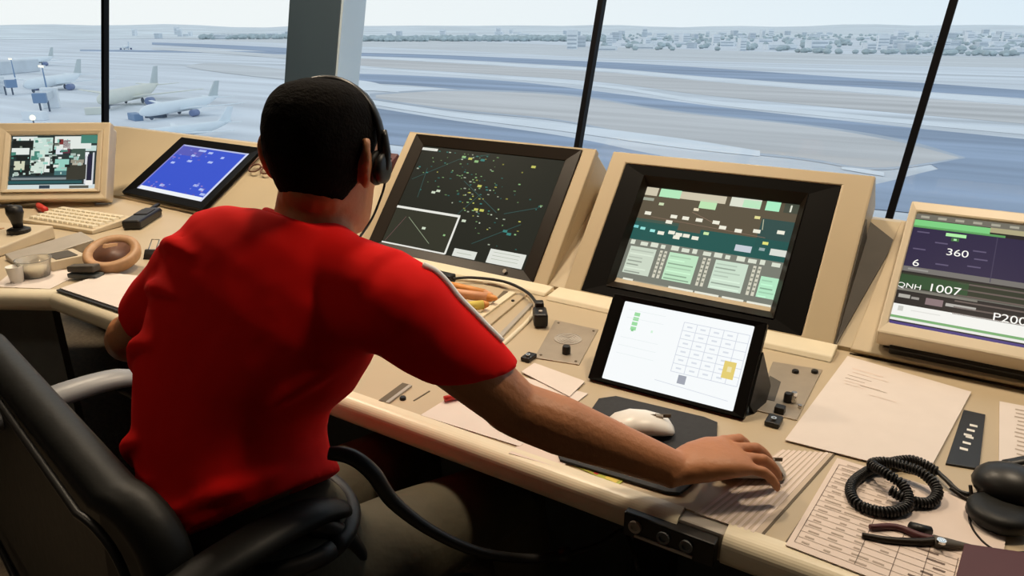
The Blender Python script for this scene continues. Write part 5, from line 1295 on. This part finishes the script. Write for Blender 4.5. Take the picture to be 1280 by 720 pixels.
def mast(p, h, label):
    e = empty('light_mast', (p[0], p[1], GZ), 0, label=label, cat='light mast')
    MB().lathe([(.45, 0), (.22, h)], 10).build('pole', GM['jet'], e)
    MB().box(-2.4, 2.4, -.4, .4, h, h + 1.0).build('lamp_bar', GM['bld'], e)
    for k in range(4): MB().box(-2.1 + k * 1.2, -1.5 + k * 1.2, -.55, -.4, h + .1, h + .9).build('floodlight', glow_lamp, e)
glow_lamp = glow('floodlight_glow', (1.0, .93, .70), 1.6)
mast((-354.0, 168.9, -30.0), 15, 'tall blue floodlight mast at the left of the apron')
mast((-511.7, 227.0, -30.0), 13, 'shorter floodlight mast beside the terminal pier')
# glowing apron lamp just above the left monitor
e = empty('apron_lamp', (*Vector((-270.5, 122.6, -30.0)).xy, GZ), 0, label='glowing yellowish apron lamp just above the left monitor', cat='lamp')
MB().lathe([(.3, 0), (.2, 2.2)], 10).build('post', GM['jetd'], e)
MB().sphere((0, 0, 2.9), .9, seg=14, rings=8).build('lamp_globe', glow_lamp, e, smooth=True)

# ---- town, sheds and trees beyond the field
random.seed(17)
def az_pt(u, dist):
    a = math.atan2(u - 640, 957) - RAD(32.5); return math.sin(a) * dist, math.cos(a) * dist
# a template house copied with its parts
def house(w, d, h, material):
    e = empty('building', (0, 0, 0))
    MB().box(-w / 2, w / 2, -d / 2, d / 2, 0, h).build('walls', material, e)
    MB().box(-w / 2 - .4, w / 2 + .4, -d / 2 - .4, d / 2 + .4, h, h + .8).build('roof', GM['bld'], e)
    q = MB(); nfl = max(1, int(h / 4))
    for f in range(nfl):
        q.box(-w * .45, w * .45, -d / 2 - .15, -d / 2, 1.2 + f * 4, 2.8 + f * 4)
    q.build('window_band', GM['bwin'], e)
    return e
protos = [house(26, 14, 8, GM['bld']), house(16, 14, 13, GM['bld2']), house(40, 16, 6, GM['bld']), house(14, 12, 19, GM['bld'])]
def hillz(dist): return GZ + max(0, (dist - 2600) / 1600 * 7)
used = set()
for k in range(150):
    u = random.uniform(700, 1330) if k < 125 else random.uniform(150, 700)
    q = random.random(); dist = 1150 + 2600 * q ** 1.4 if k < 125 else 2400 + 1500 * q
    if 1115 < dist < 1200 and random.random() < .3: dist += 200
    x, y = az_pt(u, dist); i = random.randrange(4)
    o = protos[i] if i not in used else copy_tree(protos[i]); used.add(i)
    s = random.uniform(.7, 1.25) * (1 + .25 * (dist > 2000))
    o.location = (x, y, hillz(dist) - .5); o.rotation_euler.z = RAD(random.uniform(0, 60)); o.scale = (s, s, s * random.uniform(.8, 1.3))
    tag(o, 'small pale building in the hazy town beyond the airfield', 'building', 'buildings of the town beyond the airfield')
# tree belts: crowns too many and too small to count
def belt(name, label, u0, u1, d0, d1, n, s0, s1, seed):
    random.seed(seed); m = MB()
    for k in range(n):
        x, y = az_pt(random.uniform(u0, u1), random.uniform(d0, d1)); s = random.uniform(s0, s1); dist = math.hypot(x, y)
        c = Vector((x, y, hillz(dist) + s * .5)); rr = []
        for a, r in ((-.5, .5), (0, 1.0), (.45, .75), (.7, .15)):
            rr.append([c + Vector((math.cos(2 * math.pi * j / 7 + k) * r * s * random.uniform(.8, 1.2), math.sin(2 * math.pi * j / 7 + k) * r * s * random.uniform(.8, 1.2), a * s)) for j in range(7)])
        m.loft(rr)
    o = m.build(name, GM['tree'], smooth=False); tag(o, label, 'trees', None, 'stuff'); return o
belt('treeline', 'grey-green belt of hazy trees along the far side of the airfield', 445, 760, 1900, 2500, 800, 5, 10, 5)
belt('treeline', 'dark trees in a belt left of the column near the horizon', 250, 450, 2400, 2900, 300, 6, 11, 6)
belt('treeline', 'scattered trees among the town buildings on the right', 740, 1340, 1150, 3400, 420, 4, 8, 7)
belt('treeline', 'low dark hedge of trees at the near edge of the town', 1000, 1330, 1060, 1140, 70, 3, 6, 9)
